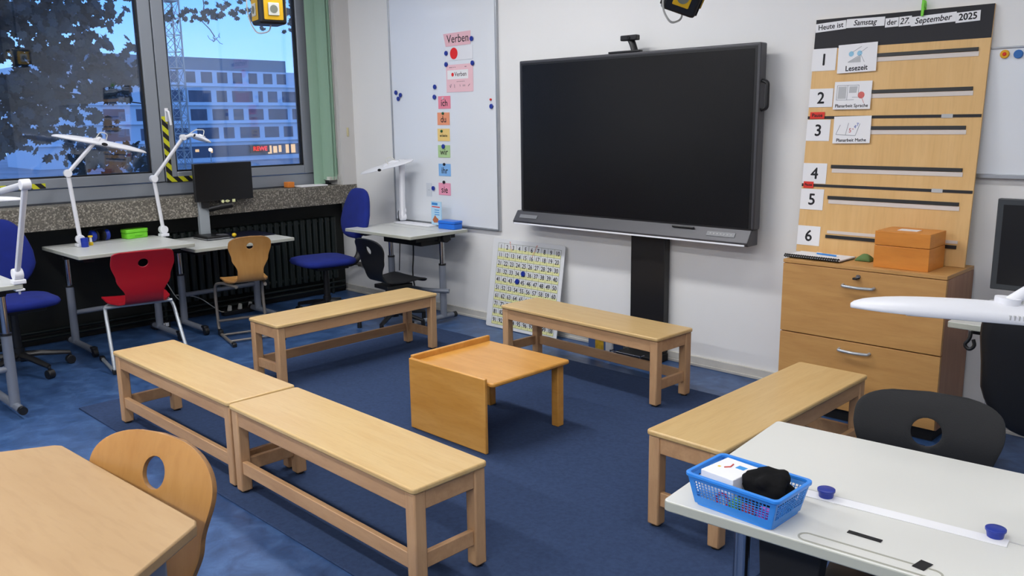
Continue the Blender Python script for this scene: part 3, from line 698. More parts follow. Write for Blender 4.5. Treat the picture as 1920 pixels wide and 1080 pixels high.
# monitor and reading machine
t = thing('monitor', 'black monitor on a silver column above the reading device by the window', 'monitor', (.28, -1.27, .65))
MB().box(-.012, .02, -.235, .235, .28, .565).build('screen_housing', M_['black'], t, .004)
MB().box(.0205, .022, -.228, .228, .29, .557).build('display', mat('dark display', srgb(12, 12, 14), .3), t)
MB().box(-.07, -.03, -.195, -.115, .03, .32).build('stand_column', mat('silver stand', srgb(170, 178, 184), .35, .3), t, .003)
MB().cyl((-.03, -.155, .36), (-.012, -.155, .36), .03).box(-.03, .0, -.175, -.12, .23, .285).build('tilt_mount', M_['black'], t)
MB().box(.0, .03, -.05, .09, .265, .285).build('control_bar', M_['black'], t, .003)
k_ = MB(); mpan = M_['offwhite']
for u, kind in ((-.03, 'o'), (-.003, '<'), (.018, '>'), (.06, 's')):
    Mk = Matrix.Translation((.0305, u, .275))
    if kind == 'o': k_.cyl((.0302, u, .275), (.033, u, .275), .0115, n=20)
    elif kind == 's': k_.box(.0302, .033, u-.012, u+.012, .264, .286)
    else:
        s = 1 if kind == '>' else -1
        k_.raw([(.0302, u-s*.009, .264), (.0302, u-s*.009, .286), (.0302, u+s*.011, .275), (.033, u-s*.009, .264), (.033, u-s*.009, .286), (.033, u+s*.011, .275)], [(0, 1, 2), (3, 5, 4), (0, 3, 4, 1), (1, 4, 5, 2), (2, 5, 3, 0)])
k_.build('button', mat('pale yellow buttons', srgb(225, 228, 170), .5), t)
MB().tube([(-.02, -.12, .215), (.03, -.05, .235), (.06, .03, .245)], .017, sx=1.6).build('camera_arm', M_['black'], t)
MB().box(-.09, .14, -.23, -.04, .0005, .012).box(-.085, .135, -.225, -.05, .012, .03).build('device_base', M_['black'], t, .003)
MB().box(.14, .1435, -.23, -.03, .006, .014).box(-.09, .14, -.2335, -.23, .006, .014).build('silver_edge', M_['chrome'], t)
MB().box(.06, .13, -.12, -.06, .0305, .034).build('key_panel', mat('dark grey keys', srgb(90, 92, 96), .4), t)
tag(MB().prism(rrect(.36, .32, .015), .0008, .008, Matrix.Translation((.31, -1.135, .65))).build('reading_tray', mat('dark navy tray', srgb(22, 24, 44), .35), None), 'dark navy reading tray lying on the monitor desk', 'tray')
t = thing('wooden_ball', 'small yellow knob on the edge of the black reading device', 'knob', (.40, -1.275, .6585))
MB().lathe([(.008, 0), (.016, .008), (.017, .016), (.012, .026), (.003, .029)]).build('knob', M_['yellow'], t)
# corner desk
t = thing('lunch_box', 'bright blue box on the corner desk under the whiteboard', 'box', (1.60, -.14, .70), R(4))
MB().prism(rrect(.175, .10, .018), 0, .04).build('box_body', M_['sky_pl'], t, .005); MB().prism(rrect(.18, .105, .02), .0405, .062).build('lid', M_['sky_pl'], t, .006)
# booklet standing
t = thing('booklet', 'small light blue picture booklet standing against the whiteboard', 'booklet', (1.43, -.13, .715), R(-5))
MB().box(-.065, .065, 0, .006, 0, .18).build('cover', tint('pale blue cover', (176, 214, 238)), t)
k_ = MB().box(-.055, .02, -.0008, 0, .152, .170); k_.build('title_bar', tint('blue print', (50, 130, 200)), t)
MB().box(-.055, .05, -.0008, 0, .135, .142).build('red_line', M_['redpaper'], t)
k_ = MB()
for i in range(3): k_.box(-.02, .04, -.0008, 0, .112-.018*i, .118-.018*i)
k_.build('blue_lines', tint('blue print lines', (70, 150, 215)), t)
MB().raw([(-.05, -.0009, .035), (-.015, -.0009, .075), (.0, -.0009, .06), (.03, -.0009, .045), (.02, -.0009, .02), (-.03, -.0009, .015)], [(0, 1, 2, 3, 4, 5)]).build('picture', tint('brown picture', (176, 104, 70)), t)

# sill things
t = tag(MB().box(.06, .13, -.62, -.56, .974, 1.02).build('sponge', tint('orange block', (222, 130, 50)), None, .004), 'small orange block on the window sill', 'block')
tag(MB().box(.055, .15, -.64, -.50, .9735, .9755).build('black_pad', M_['blackmat']), 'flat black pad under the orange block on the window sill', 'pad')
tag(MB().box(.055, .2, -.54, -.28, .976, .985).build('paper_stack', M_['paper']), 'stack of white paper on the window sill beside the blind', 'paper')

# power strips and cables
t = thing('power_strip', 'small white socket block on the floor under the window desks', 'power strip', (.16, -1.80, 0))
MB().box(-.04, .04, -.06, .06, 0, .05).build('housing', M_['black'], t, .004)
k_ = MB()
for i in (-1, 0, 1): k_.cbox((.041, i*.033, .028), (.004, .026, .026))
k_.build('socket', M_['white'], t)
tag(MB().tube([(.35, -1.95, .60), (.22, -1.74, .33), (.2, -1.68, .22), (.25, -1.62, .15), (.16, -1.66, .02)], .004, bend=.05, n=6).tube([(.2, -1.68, .24), (.18, -1.5, .2), (.15, -1.3, .03), (.14, -1.2, .03)], .004, bend=.08, n=6).build('power_cable', M_['offwhite']), 'pale cables hanging behind the plywood chair under the monitor desk', 'cable')
t = thing('power_strip', 'black power strip with pale plugs on the floor behind the plywood chair', 'power strip', (.14, -1.13, 0))
MB().box(-.03, .03, -.16, .16, 0, .035).build('housing', M_['black'], t, .004)
for i in range(3): MB().cyl((0, -.1+i*.09, .0355), (.01, -.1+i*.09, .075), .018, .014).build('plug', M_['offwhite'], t)
tag(MB().tube([(1.12, -.12, .64), (1.10, -.10, .45), (1.11, -.13, .3), (1.16, -.12, .02)], .006, bend=.1, n=8).tube([(.98, -.14, .64), (.95, -.12, .5), (.93, -.12, .3)], .004, bend=.05, n=8).build('power_cable', M_['black']), 'black cables hanging behind the corner desk', 'cable')
tag(MB().tube([(.955, -.115, .80), (.89, -.08, .77), (.87, -.055, .70), (.88, -.05, .60)], .003, bend=.04, n=6).build('power_cable', M_['black']), 'thin black cable from the upright lamp down behind the corner desk', 'cable')

# ------------------------------------------------------------------ hanging power cubes
def cube(lab, loc, rz, tilt=0, s=.075, cord=True, plate='yellow'):
    t = thing('power_cube', lab, 'power cube', loc, rz, 'socket cubes hanging from the ceiling')
    Mt = Matrix.Rotation(tilt, 4, 'X') @ Matrix.Rotation(R(45)*0, 4, 'Y')
    MB().prism(rrect(2*s, 2*s, .018), -s, s, Mt).build('housing', M_['black'], t, .012)
    for a in range(4):
        Ma = Mt @ Matrix.Rotation(a*PI/2, 4, 'Z') @ Matrix.Translation((0, -s, 0)) @ Matrix.Rotation(PI/2, 4, 'X')
        f_ = MB().prism(rrect(.105, .11, .006), 0, .004, Ma).build('side_plate', M_['plate_yellow' if plate == 'yellow' else 'black'], t, .002)
        MB().prism(rrect(.06, .065, .004), .004, .010, Ma).build('socket', M_['offwhite' if plate == 'yellow' else 'plate_yellow'], f_, .002)
        k2 = MB().cyl(Ma @ Vector((0, 0, .0102)), Ma @ Vector((0, 0, .0112)), .021, n=24).build('socket_well', M_['socket_well'], f_)
    MB().cyl((0, 0, s), (0, 0, s+.03), .02).cyl((0, 0, s+.03), (0, 0, CZ-loc[2]), .006, n=8).build('cord', M_['black'], t)
    MB().tube([(-s*.7, -s*1.3, s*1.5), (-s*1.1, -s*1.25, s*.2), (-s*.9, -s*1.1, -s*.9), (-s*.1, -s*.9, -s*1.65), (s*.4, -s*.2, -s*1.5), (s*.3, 0, -s)], .004, bend=.04, n=6).build('loose_cable', M_['offwhite'], t)
    return t
cube('yellow and black socket cube hanging in front of the right window pane', (2.13, -1.87, 2.10), R(-12))
c2_ = cube('black socket cube at the top edge above the large display', (4.647, -1.68, 1.945), R(40), plate='black', s=.065)
c2_.rotation_euler = (R(28), R(20), R(40))
for ch in list(c2_.children):
    if ch.name.startswith('cord'): bpy.data.objects.remove(ch)
_q = Euler((R(28), R(20), R(40))).to_matrix().inverted()
MB().tube([(0, 0, .075), tuple(_q @ Vector((0, 0, .25))), tuple(_q @ Vector((0, 0, CZ-1.945)))], .006, bend=.05, n=8).build('cord', M_['black'], c2_)

# ------------------------------------------------------------------ whiteboard
t = thing('whiteboard', 'tall whiteboard with word cards and magnets beside the large display', 'whiteboard', (0, 0, 0))
MB().box(.80, 2.0, -.018, -.002, .715, 2.95).build('writing_surface', M_['wb'], t)
MB().box(.788, .80, -.028, -.001, .70, 2.96).box(2.0, 2.014, -.028, -.001, .70, 2.96).box(.8, 2.0, -.028, -.001, .70, .715).box(.8, 2.0, -.028, -.001, 2.95, 2.96).build('frame', M_['aluframe'], t, .003)
GW = 'word cards on the whiteboard'
def wcard(name, lab, cx, cz, w, h, c, text=None, ts=.05, y=-.0195, rz=0, shear=0, poly=None, tm=None, group=GW, lean=0, cat='card', M=None, m=None, bold=.0007, tz=0, sxy=(1, 1)):
    M0 = M if M is not None else Matrix.Translation((cx, y, cz)) @ Matrix.Rotation(rz, 4, 'Y')
    t = thing(name, lab, cat, M=M0, group=group)
    mb = MB(); pts = poly or [(-w/2, -h/2), (w/2, -h/2), (w/2, h/2), (-w/2, h/2)]
    mb.prism(pts, 0, .0012, XZ(0, 0, 0)); mb.build('sheet', m or tint('card %d %d %d' % c, c), t)
    if text:
        k = MB(); addtext(k, text, ts, XZ(0, -.0016, tz), bold=bold, shear=shear, sxy=sxy); k.build('lettering', tm or M_['ink'], t)
    return t
wcard('word_card', 'pink word card reading Verben at the top of the whiteboard', 1.605, 2.093, .29, .092, (232, 186, 196), 'Verben', .082, poly=[(-.16, .045), (.14, .05), (.137, -.045), (-.135, -.048)], tz=0.002, bold=.0004)
t = wcard('symbol_card', 'white card with a big red dot below the Verben card', 1.615, 1.992, .295, .098, (228, 230, 236))
MB().prism([(.042*math.cos(a), .042*math.sin(a)) for a in [2*PI*i/28 for i in range(28)]], .0012, .0016, XZ(-.056, 0, 0)).build('red_dot', tint('red dot', (228, 40, 44)), t)
t = wcard('poster', 'pink and white Verben poster held by two blue magnets on the whiteboard', 1.615, 1.812, .295, .20, (238, 196, 204), group=GW, cat='poster')
MB().prism([(-.135, -.005), (.095, -.005), (.095, .06), (-.135, .06)], .0012, .0016, XZ()).build('white_panel', M_['paper'], t)
k = MB(); addtext(k, 'Verben', .045, XZ(.012, -.0019, .028), bold=.0005); 
for x_ in (-.11, -.10, -.088, -.07, -.05, .06, .07, -.03, -.015, .0, .015, .03, .045): k.box(x_, x_+.007, -.0016, -.0013, (.078 if x_ < -.04 or x_ > .05 else -.026), (.083 if x_ < -.04 or x_ > .05 else -.022))
for a_, b_ in (((-.115, -.045), (-.105, -.065)), ((-.105, -.065), (-.095, -.04)), ((-.07, -.05), (-.05, -.06)), ((-.06, -.042), (-.058, -.068)), ((.0, -.045), (.004, -.06)), ((.03, -.05), (.06, -.05)), ((.03, -.057), (.06, -.057)), ((.09, -.06), (.11, -.045))):
    k.raw([(a_[0], -.0016, a_[1]), (a_[0]+.004, -.0016, a_[1]-.002), (b_[0]+.004, -.0016, b_[1]-.002), (b_[0], -.0016, b_[1])], [(0, 1, 2, 3)])
k.build('lettering', tint('dark print', (70, 50, 60)), t)
MB().prism([(.014*math.cos(a), .014*math.sin(a)) for a in [2*PI*i/20 for i in range(20)]], .0016, .0019, XZ(-.075, 0, .028)).build('red_dot', bpy.data.materials['red dot'], t)
for (s, cx, cz, c, nm, sz) in (('ich', 1.436, 1.640, (236, 140, 160), 'pink', .068), ('du', 1.421, 1.518, (240, 158, 120), 'orange', .068), ('er/sie/es', 1.418, 1.397, (242, 208, 130), 'yellow', .026), ('wir', 1.417, 1.272, (176, 208, 150), 'green', .068), ('ihr', 1.418, 1.130, (130, 182, 236), 'blue', .068), ('sie', 1.411, .982, (236, 156, 182), 'lower pink', .072)):
    wcard('word_card', '%s word card reading %s in the column on the whiteboard' % (nm, s), cx, cz, .14, .094, c, s, sz, bold=.0008, tz=-.006)
wcard('note', 'small faint white note low on the whiteboard beside a magnet', 1.224, .969, .066, .105, (206, 212, 220), '----', .02, tm=tint('faint grey', (150, 156, 166)), group='loose notes on the whiteboard', cat='note', tz=0)
def magnet(lab, p, m=None, r=.0175, group='magnets on the whiteboard', M=None, h=.010, y=-.0185):
    t = MB().lathe([(r*.9, 0), (r, .002), (r, h-.002), (r*.88, h)], 20, XZ()).build('magnet', m or M_['magnet'])
    t.matrix_world = M if M is not None else Matrix.Translation((p[0], y, p[1]))
    return tag(t, lab, 'magnet', group)
for p, lab in zip([(1.759, 2.084), (1.478, 1.998), (1.474, 1.917), (1.763, 1.913), (1.336, 1.758), (1.328, 1.683), (.856, 1.731), (.913, 1.709), (.883, 1.682), (1.951, 1.6), (1.281, .983), (1.415, 1.309)],
    ['blue magnet at the right end of the pink Verben card', 'blue magnet left of the big red dot', 'blue magnet at the top left corner of the pink poster', 'blue magnet at the top right corner of the pink poster',
     'upper of two blue magnets left of the pink ich card', 'lower of two blue magnets touching the left of the pink ich card', 'leftmost of three blue magnets clustered at the left board edge', 'rightmost of three blue magnets clustered at the left board edge',
     'lowest of three blue magnets clustered at the left board edge', 'single blue magnet near the right frame of the whiteboard', 'blue magnet beside the faint note low on the whiteboard', 'blue magnet on the green wir card']):
    magnet(lab, p, y=-.021)
magnet('tiny red magnet above the single blue one near the right frame', (1.944, 1.648), M_['redpaper'], .008)
gm = tint('dark green magnet', (30, 92, 60)); bm_ = tint('black magnet', (26, 26, 40))
magnet('small green magnet on the orange du card', (1.421, 1.558), gm, .010, y=-.021); magnet('small green magnet on the yellow er/sie/es card', (1.400, 1.425), gm, .010, y=-.021)
magnet('small dark magnet on the blue ihr card', (1.419, 1.173), bm_, .011, y=-.021); magnet('small black magnet on the lower pink sie card', (1.410, 1.036), bm_, .012, y=-.021)
magnet('pale magnet on the pink ich card', (1.428, 1.671), tint('pale magnet', (214, 190, 200)), .010, y=-.021)

# right whiteboard
t = thing('whiteboard', 'lined whiteboard on the right edge behind the schedule board', 'whiteboard', (0, 0, 0))
MB().box(5.12, 6.9, -.014, -.002, 1.225, 1.785).build('writing_surface', M_['wb'], t)
MB().box(5.12, 6.9, -.03, -.001, 1.205, 1.225).box(5.12, 6.9, -.02, -.001, 1.785, 1.793).build('frame', M_['aluframe'], t, .002)
t = magnet('blue round magnet on the right whiteboard', (5.308, 1.757), tint('mid blue magnet', (56, 112, 180)), .019, y=-.0145, group='magnets on the right whiteboard')
t = magnet('yellow round magnet with red centre on the right whiteboard', (5.253, 1.760), tint('yellow orange magnet', (226, 168, 40)), .019, y=-.0145, group='magnets on the right whiteboard')
MB().lathe([(.009, .0092), (.006, .014)], 16, XZ()).build('red_centre', M_['redpaper'], t)

# ------------------------------------------------------------------ hundred chart
OM = Matrix.Translation((1.957, -.125, .003)) @ Matrix.Rotation(-math.atan2(.1, .64), 4, 'X')
t = thing('hundred_chart', 'white number chart from 1 to 100 leaning against the wall', 'number chart', M=OM)
MB().prism(rrect(.70, .655, .015, 4, .35, .3275), 0, .006, XZ()).build('board', mat('coated board', srgb(226, 228, 230), .4), t, .002)
GX0, GX1, GZ0, GZ1 = .058, .668, .024, .622; cw = (GX1-GX0)/10; ch_ = (GZ1-GZ0)/10
yl = MB()
for r_ in range(10): yl.box(GX0, GX1, -.0066, -.006, GZ1-(r_+1)*ch_, GZ1-(r_+.62)*ch_)
yl.build('yellow_band', tint('pale yellow band', (226, 226, 164)), t)
gl_ = MB()
for i in range(11):
    gl_.box(GX0+i*cw-.001, GX0+i*cw+.001, -.0069, -.006, GZ0, GZ1); gl_.box(GX0, GX1, -.0069, -.006, GZ0+i*ch_-.001, GZ0+i*ch_+.001)
gl_.build('grid_lines', tint('grey green grid', (120, 128, 104)), t)
k = MB()
for i in range(100):
    r_, c_ = divmod(i, 10); addtext(k, str(i+1), .046, XZ(GX0+(c_+.5)*cw, -.0072, GZ1-(r_+.48)*ch_), sxy=(.85 if i < 99 else .68, 1), bold=.0007)
k.build('numbers', M_['ink'], t)
k = MB()
for (a, b_) in (((.40, .545), (.445, .635)), ((.445, .635), (.43, .625)), ((.20, .57), (.17, .64)), ((.17, .64), (.18, .63))):
    d = Vector((b_[0]-a[0], b_[1]-a[1])); n_ = Vector((-d.y, d.x)).normalized()*.0016
    k.raw([(a[0]+n_.x, -.0075, a[1]+n_.y), (a[0]-n_.x, -.0075, a[1]-n_.y), (b_[0]-n_.x, -.0075, b_[1]-n_.y), (b_[0]+n_.x, -.0075, b_[1]+n_.y)], [(0, 1, 2, 3)])
k.build('pencil_marks', tint('faint red mark', (214, 120, 90)), t)
magnet('blue magnet on the number chart covering the 35', None, group='magnets on the number chart', M=OM @ Matrix.Translation((.335, -.0075, .422)), r=.019)
magnet('blue magnet on the number chart covering the 44', None, group='magnets on the number chart', M=OM @ Matrix.Translation((.285, -.0075, .361)), r=.019)

# ------------------------------------------------------------------ large display
t = thing('display', 'large black interactive display mounted on a black lift column', 'display', (0, 0, 0))
MB().box(2.345, 4.118, -.14, -.07, .885, 1.888).build('housing', M_['tvframe'], t, .008, seg=3)
MB().box(2.362, 4.101, -.1415, -.1395, .880, 1.872).build('bezel', M_['black'], t, .001)
MB().box(2.376, 4.086, -.143, -.1416, .893, 1.858).build('glass_panel', M_['screen'], t)
sb = MB(); pr_ = [(-.07, .885), (-.14, .885), (-.188, .815), (-.18, .795), (-.07, .795)]
va = [(2.31, y, z) for y, z in pr_] + [(4.108, y, z) for y, z in pr_]
sb.raw(va, [(0, 1, 2, 3, 4), (9, 8, 7, 6, 5)] + [(i, (i+1) % 5, (i+1) % 5+5, i+5) for i in range(5)])
bar = sb.build('control_bar', M_['tvframe'], t, .004)
MB().box(2.32, 4.09, -.187, -.181, .797, .806).build('white_strip', mat('white edge strip', srgb(246, 248, 255), .3), bar)
d = Vector((0, -.048, -.07)).normalized()
Mbar = Matrix.Translation((0, -.1655, .851)) @ Matrix.Rotation(-math.atan2(.048, .07), 4, 'X')
MB().box(2.36, 2.52, -.002, 0, -.014, .012, Mbar).build('port_panel', mat('panel grey', srgb(120, 122, 126), .4), bar)
MB().box(3.84, 4.02, -.002, 0, -.014, .014, Mbar).build('button_panel', bpy.data.materials['panel grey'], bar)
k = MB()
for i in range(7): k.cyl(Mbar @ Vector((3.865+.022*i, -.0022, 0)), Mbar @ Vector((3.865+.022*i, -.004, 0)), .004, n=12)
k.build('buttons', M_['greystrip'], bar)
MB().box(3.60, 3.75, -.012, 0, .018, .028, Mbar).build('pen_tray', M_['black'], bar, .002)
MB().tube([(4.118, -.11, 1.69), (4.15, -.11, 1.68), (4.15, -.11, 1.545), (4.118, -.11, 1.535)], .009, bend=.015, sx=1.3).build('side_handle', M_['black'], t)
MB().box(3.235, 3.49, -.068, -.012, .05, .9).build('lift_column', M_['black'], t, .004)
MB().box(2.9, 3.7, -.069, -.02, 1.1, 1.6).build('mount_plate', M_['blackmat'], t)
MB().box(3.225, 3.50, -.20, -.0205, .0, .05).build('base_foot', M_['blackmat'], t, .005)
t = thing('webcam', 'small black webcam on top of the large display', 'camera', (3.26, -.11, 1.889))
MB().box(-.17, .06, -.02, .02, 0, .012).build('clip', M_['black'], t, .003)
MB().tube([(.015, 0, .01), (.0, 0, .05), (-.015, 0, .075)], .013, bend=.02, sx=1.6).build('stem', M_['black'], t)
MB().box(-.075, .045, -.028, .012, .068, .10).build('camera_body', M_['black'], t, .006)
MB().cyl((-.01, -.029, .084), (-.01, -.033, .084), .010).build('lens', M_['screen'], t)

# under the display
t = thing('magazine_file', 'blue magazine file with a yellow label behind the bench below the display', 'file box', (3.095, -.125, 0), R(4))
MB().box(-.085, .08, -.09, .07, 0, .16).build('file_body', tint('slate blue board', (74, 100, 150)), t, .002)
MB().box(-.03, .035, -.0915, -.0905, .02, .15).build('yellow_label', tint('mustard label', (214, 170, 40), var=.3, vscale=40), t)
tag(MB().box(3.195, 3.245, -.275, -.245, .0, .14).box(3.199, 3.243, -.2755, -.2455, .0, .15).build('paper_bundle', mat('crumpled white plastic', srgb(214, 216, 220), .5, bump=1, bscale=60), None, .01), 'crumpled white bundle standing between blue file and lift column', 'bundle')
t = thing('wire_rack', 'low silver wire rack round the foot of the display column', 'rack', (0, 0, 0))
k = MB()
for z_ in (.025, .075): k.tube([(3.25, -.25, z_), (3.25, -.29, z_), (3.48, -.29, z_), (3.48, -.25, z_)], .003, n=6)
for x_ in (3.25, 3.48): k.cyl((x_, -.29, .0), (x_, -.29, .08), .004, n=8)
k.build('wire', M_['chrome'], t)

# ------------------------------------------------------------------ cabinet
t = thing('drawer_cabinet', 'light wood cabinet with two deep drawers below the schedule board', 'cabinet', (0, 0, 0))
CX0, CX1, CY, CTp = 4.425, 5.207, -.388, .791
MB().box(CX0, CX0+.018, CY+.02, -.015, .06, CTp-.019).build('left_side', M_['cabside'], t, .001)
MB().box(CX1-.018, CX1, CY+.02, -.015, .06, CTp-.019).build('right_side', M_['cabside'], t, .001)
MB().box(CX0, CX1, CY+.001, -.015, CTp-.018, CTp).build('top_panel', M_['cab'], t, .0015)
MB().box(CX0+.018, CX1-.018, -.03, -.016, .06, CTp-.019).box(CX0+.018, CX1-.018, CY+.02, -.03, .061, .078).build('carcass', M_['cabside'], t)
MB().box(CX0+.02, CX1-.02, CY+.04, -.02, 0, .06).build('plinth', M_['blackmat'], t)
for za, zb, zh in ((.422, .770, .692), (.066, .4165, .372)):
    f_ = MB().box(CX0+.001, CX1-.001, CY, CY+.019, za, zb).build('drawer', M_['cab'], t, .0015)
    MB().tube([(4.74, CY-.001, zh+.004), (4.742, CY-.022, zh+.002), (4.815, CY-.03, zh), (4.888, CY-.022, zh+.002), (4.89, CY-.001, zh+.004)], .006, bend=.025, sx=1.2).build('handle', M_['silver_tube'], f_)
    if za > .3:
        MB().cyl((4.812, CY, .742), (4.812, CY-.006, .742), .011).build('lock', M_['chrome'], f_)
        MB().cbox((4.805, CY-.018, .735), (.022, .022, .010)).build('key', M_['black'], f_, .002)

# ------------------------------------------------------------------ schedule board
BM = Matrix.Translation((4.36, -.118, .792)) @ Matrix.Rotation(-math.atan2(.1, 1.19), 4, 'X')
t = thing('schedule_board', 'tall maple day schedule board leaning on the wall above the cabinet', 'board', M=BM)
BW, BH = .835, 1.197
MB().box(0, BW, 0, .012, 0, BH).build('board', M_['maple'], t, .001)
MB().box(0, BW, -.001, 0, 1.048, BH).build('header', M_['charcoal'], t)
def strip(x0, x1, z, white=-1, h=.017):
    MB().box(x0, x1, -.006, 0, z-h/2, z+h/2).build('black_strip', M_['black'], t, .001)
    MB().box(x0+.006, x1+.003, -.0025, 0, z+white*(h/2+.015) - .0075, z+white*(h/2+.015) + .0075 + (.006 if white < 0 else 0)).build('white_strip', M_['striplight'], t)
strip(.30, .788, 1.0); strip(.30, .783, .824); strip(.30, .772, .647); strip(.15, .778, .452); strip(.147, .78, .293); strip(.155, .79, .092, 1)
for z_, xa in ((.701, .66), (.352, .652)):
    MB().box(0, .832, -.002, 0, z_-.007, z_+.007).build('grey_line', M_['charcoal'], t)
    MB().box(xa, xa+.05, -.003, -.002, z_-.009, z_+.009).build('light_patch', M_['greystrip'], t)
GN = 'number cards on the schedule board'
for n_, (x, z_, w, h) in {1: (.060, .994, .128, .112), 2: (.062, .801, .126, .094), 3: (.063, .636, .125, .109), 4: (.065, .414, .128, .105), 5: (.063, .279, .124, .108), 6: (.063, .088, .123, .102)}.items():
    wcard('number_card', 'white card with the number %d at the left of the schedule board' % n_, 0, 0, w, h, (236, 236, 238), str(n_), .082, M=BM @ Matrix.Translation((x, -.0012, z_)), group=GN, bold=.0016, tz=-.003)
GP = 'picture cards on the schedule board'
dk = tint('grey pencil', (110, 116, 124)); lb = tint('light blue drawing', (150, 200, 226)); rd = tint('red drawing', (196, 60, 60)); lg = tint('light grey drawing', (188, 190, 192)); blm = tint('blue drawing', (60, 90, 180))
def line(k, a, b_, w=.0016, y=-.0019):
    d = Vector((b_[0]-a[0], b_[1]-a[1])); n_ = Vector((-d.y, d.x)).normalized()*w/2
    k.raw([(a[0]+n_.x, y, a[1]+n_.y), (a[0]-n_.x, y, a[1]-n_.y), (b_[0]-n_.x, y, b_[1]-n_.y), (b_[0]+n_.x, y, b_[1]+n_.y)], [(0, 1, 2, 3)])
def disc(k, c, r, y=-.0018, n=20): k.raw([(c[0]+r*math.cos(2*PI*i/n), y, c[1]+r*math.sin(2*PI*i/n)) for i in range(n)], [tuple(range(n))])
p = wcard('picture_card', 'white picture card reading Lesezeit in the first row', 0, 0, .196, .14, (238, 238, 240), 'Lesezeit', .036, M=BM @ Matrix.Translation((.234, -.008, .992)) @ Matrix.Rotation(R(-1.5), 4, 'Y'), group=GP, bold=.0008, tz=-.05, sxy=(.95, 1))
k = MB(); disc(k, (-.03, .022), .013); disc(k, (.012, .022), .013); k.build('glasses', lb, p)
k = MB(); line(k, (-.024, .03), (.02, .055)); line(k, (.016, .026), (.05, .048)); line(k, (-.045, -.018), (.018, .015)); line(k, (.018, .015), (.038, -.022)); k.build('line_drawing', dk, p)
k = MB(); k.raw([(-.045, -.0017, -.02), (.02, -.0017, -.022), (.018, -.0017, .012)], [(0, 1, 2)]); k.build('book_page', lg, p)
p = wcard('picture_card', 'white picture card reading Planarbeit Sprache in the second row', 0, 0, .19, .138, (238, 238, 240), 'Planarbeit Sprache', .0225, M=BM @ Matrix.Translation((.228, -.008, .809)), group=GP, bold=.0005, tz=-.052)
k = MB()
for a, b_ in (((-.08, -.022), (-.08, .05)), ((-.08, .05), (.03, .05)), ((.03, .05), (.03, -.0)), ((-.08, -.022), (.01, -.022)), ((-.026, -.022), (-.026, .05)), ((.0, -.01), (.045, -.01))): line(k, a, b_)
k.build('line_drawing', dk, p)
k = MB(); k.raw([(-.074, -.0018, -.016), (-.032, -.0018, -.016), (-.032, -.0018, .044), (-.074, -.0018, .044)], [(0, 1, 2, 3)]); k.raw([(-.018, -.0018, .012), (.02, -.0018, .012), (.024, -.0018, .044), (-.018, -.0018, .044)], [(0, 1, 2, 3)]); k.build('grey_pages', lg, p)
k = MB(); disc(k, (.045, -.0), .017); line(k, (.05, -.015), (.062, -.04), .002); k.build('hand_drawing', tint('pinkish red', (214, 110, 104)), p)
p = wcard('picture_card', 'white picture card reading Planarbeit Mathe in the third row', 0, 0, .19, .135, (238, 238, 240), 'Planarbeit Mathe', .0225, M=BM @ Matrix.Translation((.242, -.008, .638)) @ Matrix.Rotation(R(-1), 4, 'Y'), group=GP, bold=.0005, tz=-.052)
k = MB()
for a, b_ in (((-.08, -.022), (.02, -.03)), ((.02, -.03), (.04, .03)), ((-.03, -.024), (-.018, .034)), ((-.08, -.022), (-.06, .026))): line(k, a, b_, .002)
k.build('line_drawing', dk, p)
k = MB(); addtext(k, '5', .03, XZ(-.008, -.0019, -.004)); addtext(k, '-', .03, XZ(.006, -.0019, .006)); k.build('red_digits', rd, p)
k = MB(); addtext(k, '4', .024, XZ(.016, -.0019, .014)); addtext(k, '7', .024, XZ(.028, -.0019, .024)); k.build('blue_digits', blm, p)
GT = 'red break tags on the schedule board'
wcard('break_tag', 'red tag reading Pause between the second and third row', 0, 0, .078, .034, (222, 52, 40), 'Pause', .025, M=BM @ Matrix.Translation((.052, -.0032, .712)), group=GT, cat='tag', m=M_['redpaper'])
wcard('break_tag', 'small red tag reading Pause between the fourth and fifth row', 0, 0, .054, .034, (222, 52, 40), 'Pause', .018, M=BM @ Matrix.Translation((.038, -.0032, .354)), group=GT, cat='tag', m=M_['redpaper'])
GH = 'date strips on the schedule header'
for (s, x, z_, w, h, sz, sh, a) in (('Heute ist', .080, 1.158, .158, .043, .037, 0, -3), ('Samstag', .256, 1.163, .19, .043, .037, .2, 1), ('der', .386, 1.152, .063, .043, .036, 0, -1), ('27.', .449, 1.152, .058, .046, .040, .2, -1), ('September', .577, 1.150, .202, .044, .039, .2, -2), ('2025', .728, 1.148, .104, .046, .042, 0, -2)):
    wcard('date_strip', 'white date strip reading %s on the black header' % s, 0, 0, w, h, (238, 238, 240), s, sz, M=BM @ Matrix.Translation((x, -.0025, z_)) @ Matrix.Rotation(R(a), 4, 'Y'), group=GH, bold=.0012 if s == '2025' else .0006, shear=sh, sxy=(.95, 1))
t = thing('clothespin', 'neon green clothespin on the top edge of the schedule board', 'clothespin', M=BM @ Matrix.Translation((.527, -.006, 1.197)))
MB().box(-.007, .007, -.008, -.002, -.03, .05).build('front_leg', M_['green_pl'], t, .003); MB().box(-.007, .007, .020, .026, -.03, .05).build('rear_leg', M_['green_pl'], t, .003); MB().cyl((-.008, .008, .022), (.008, .008, .022), .012).build('spring', M_['green_pl'], t)

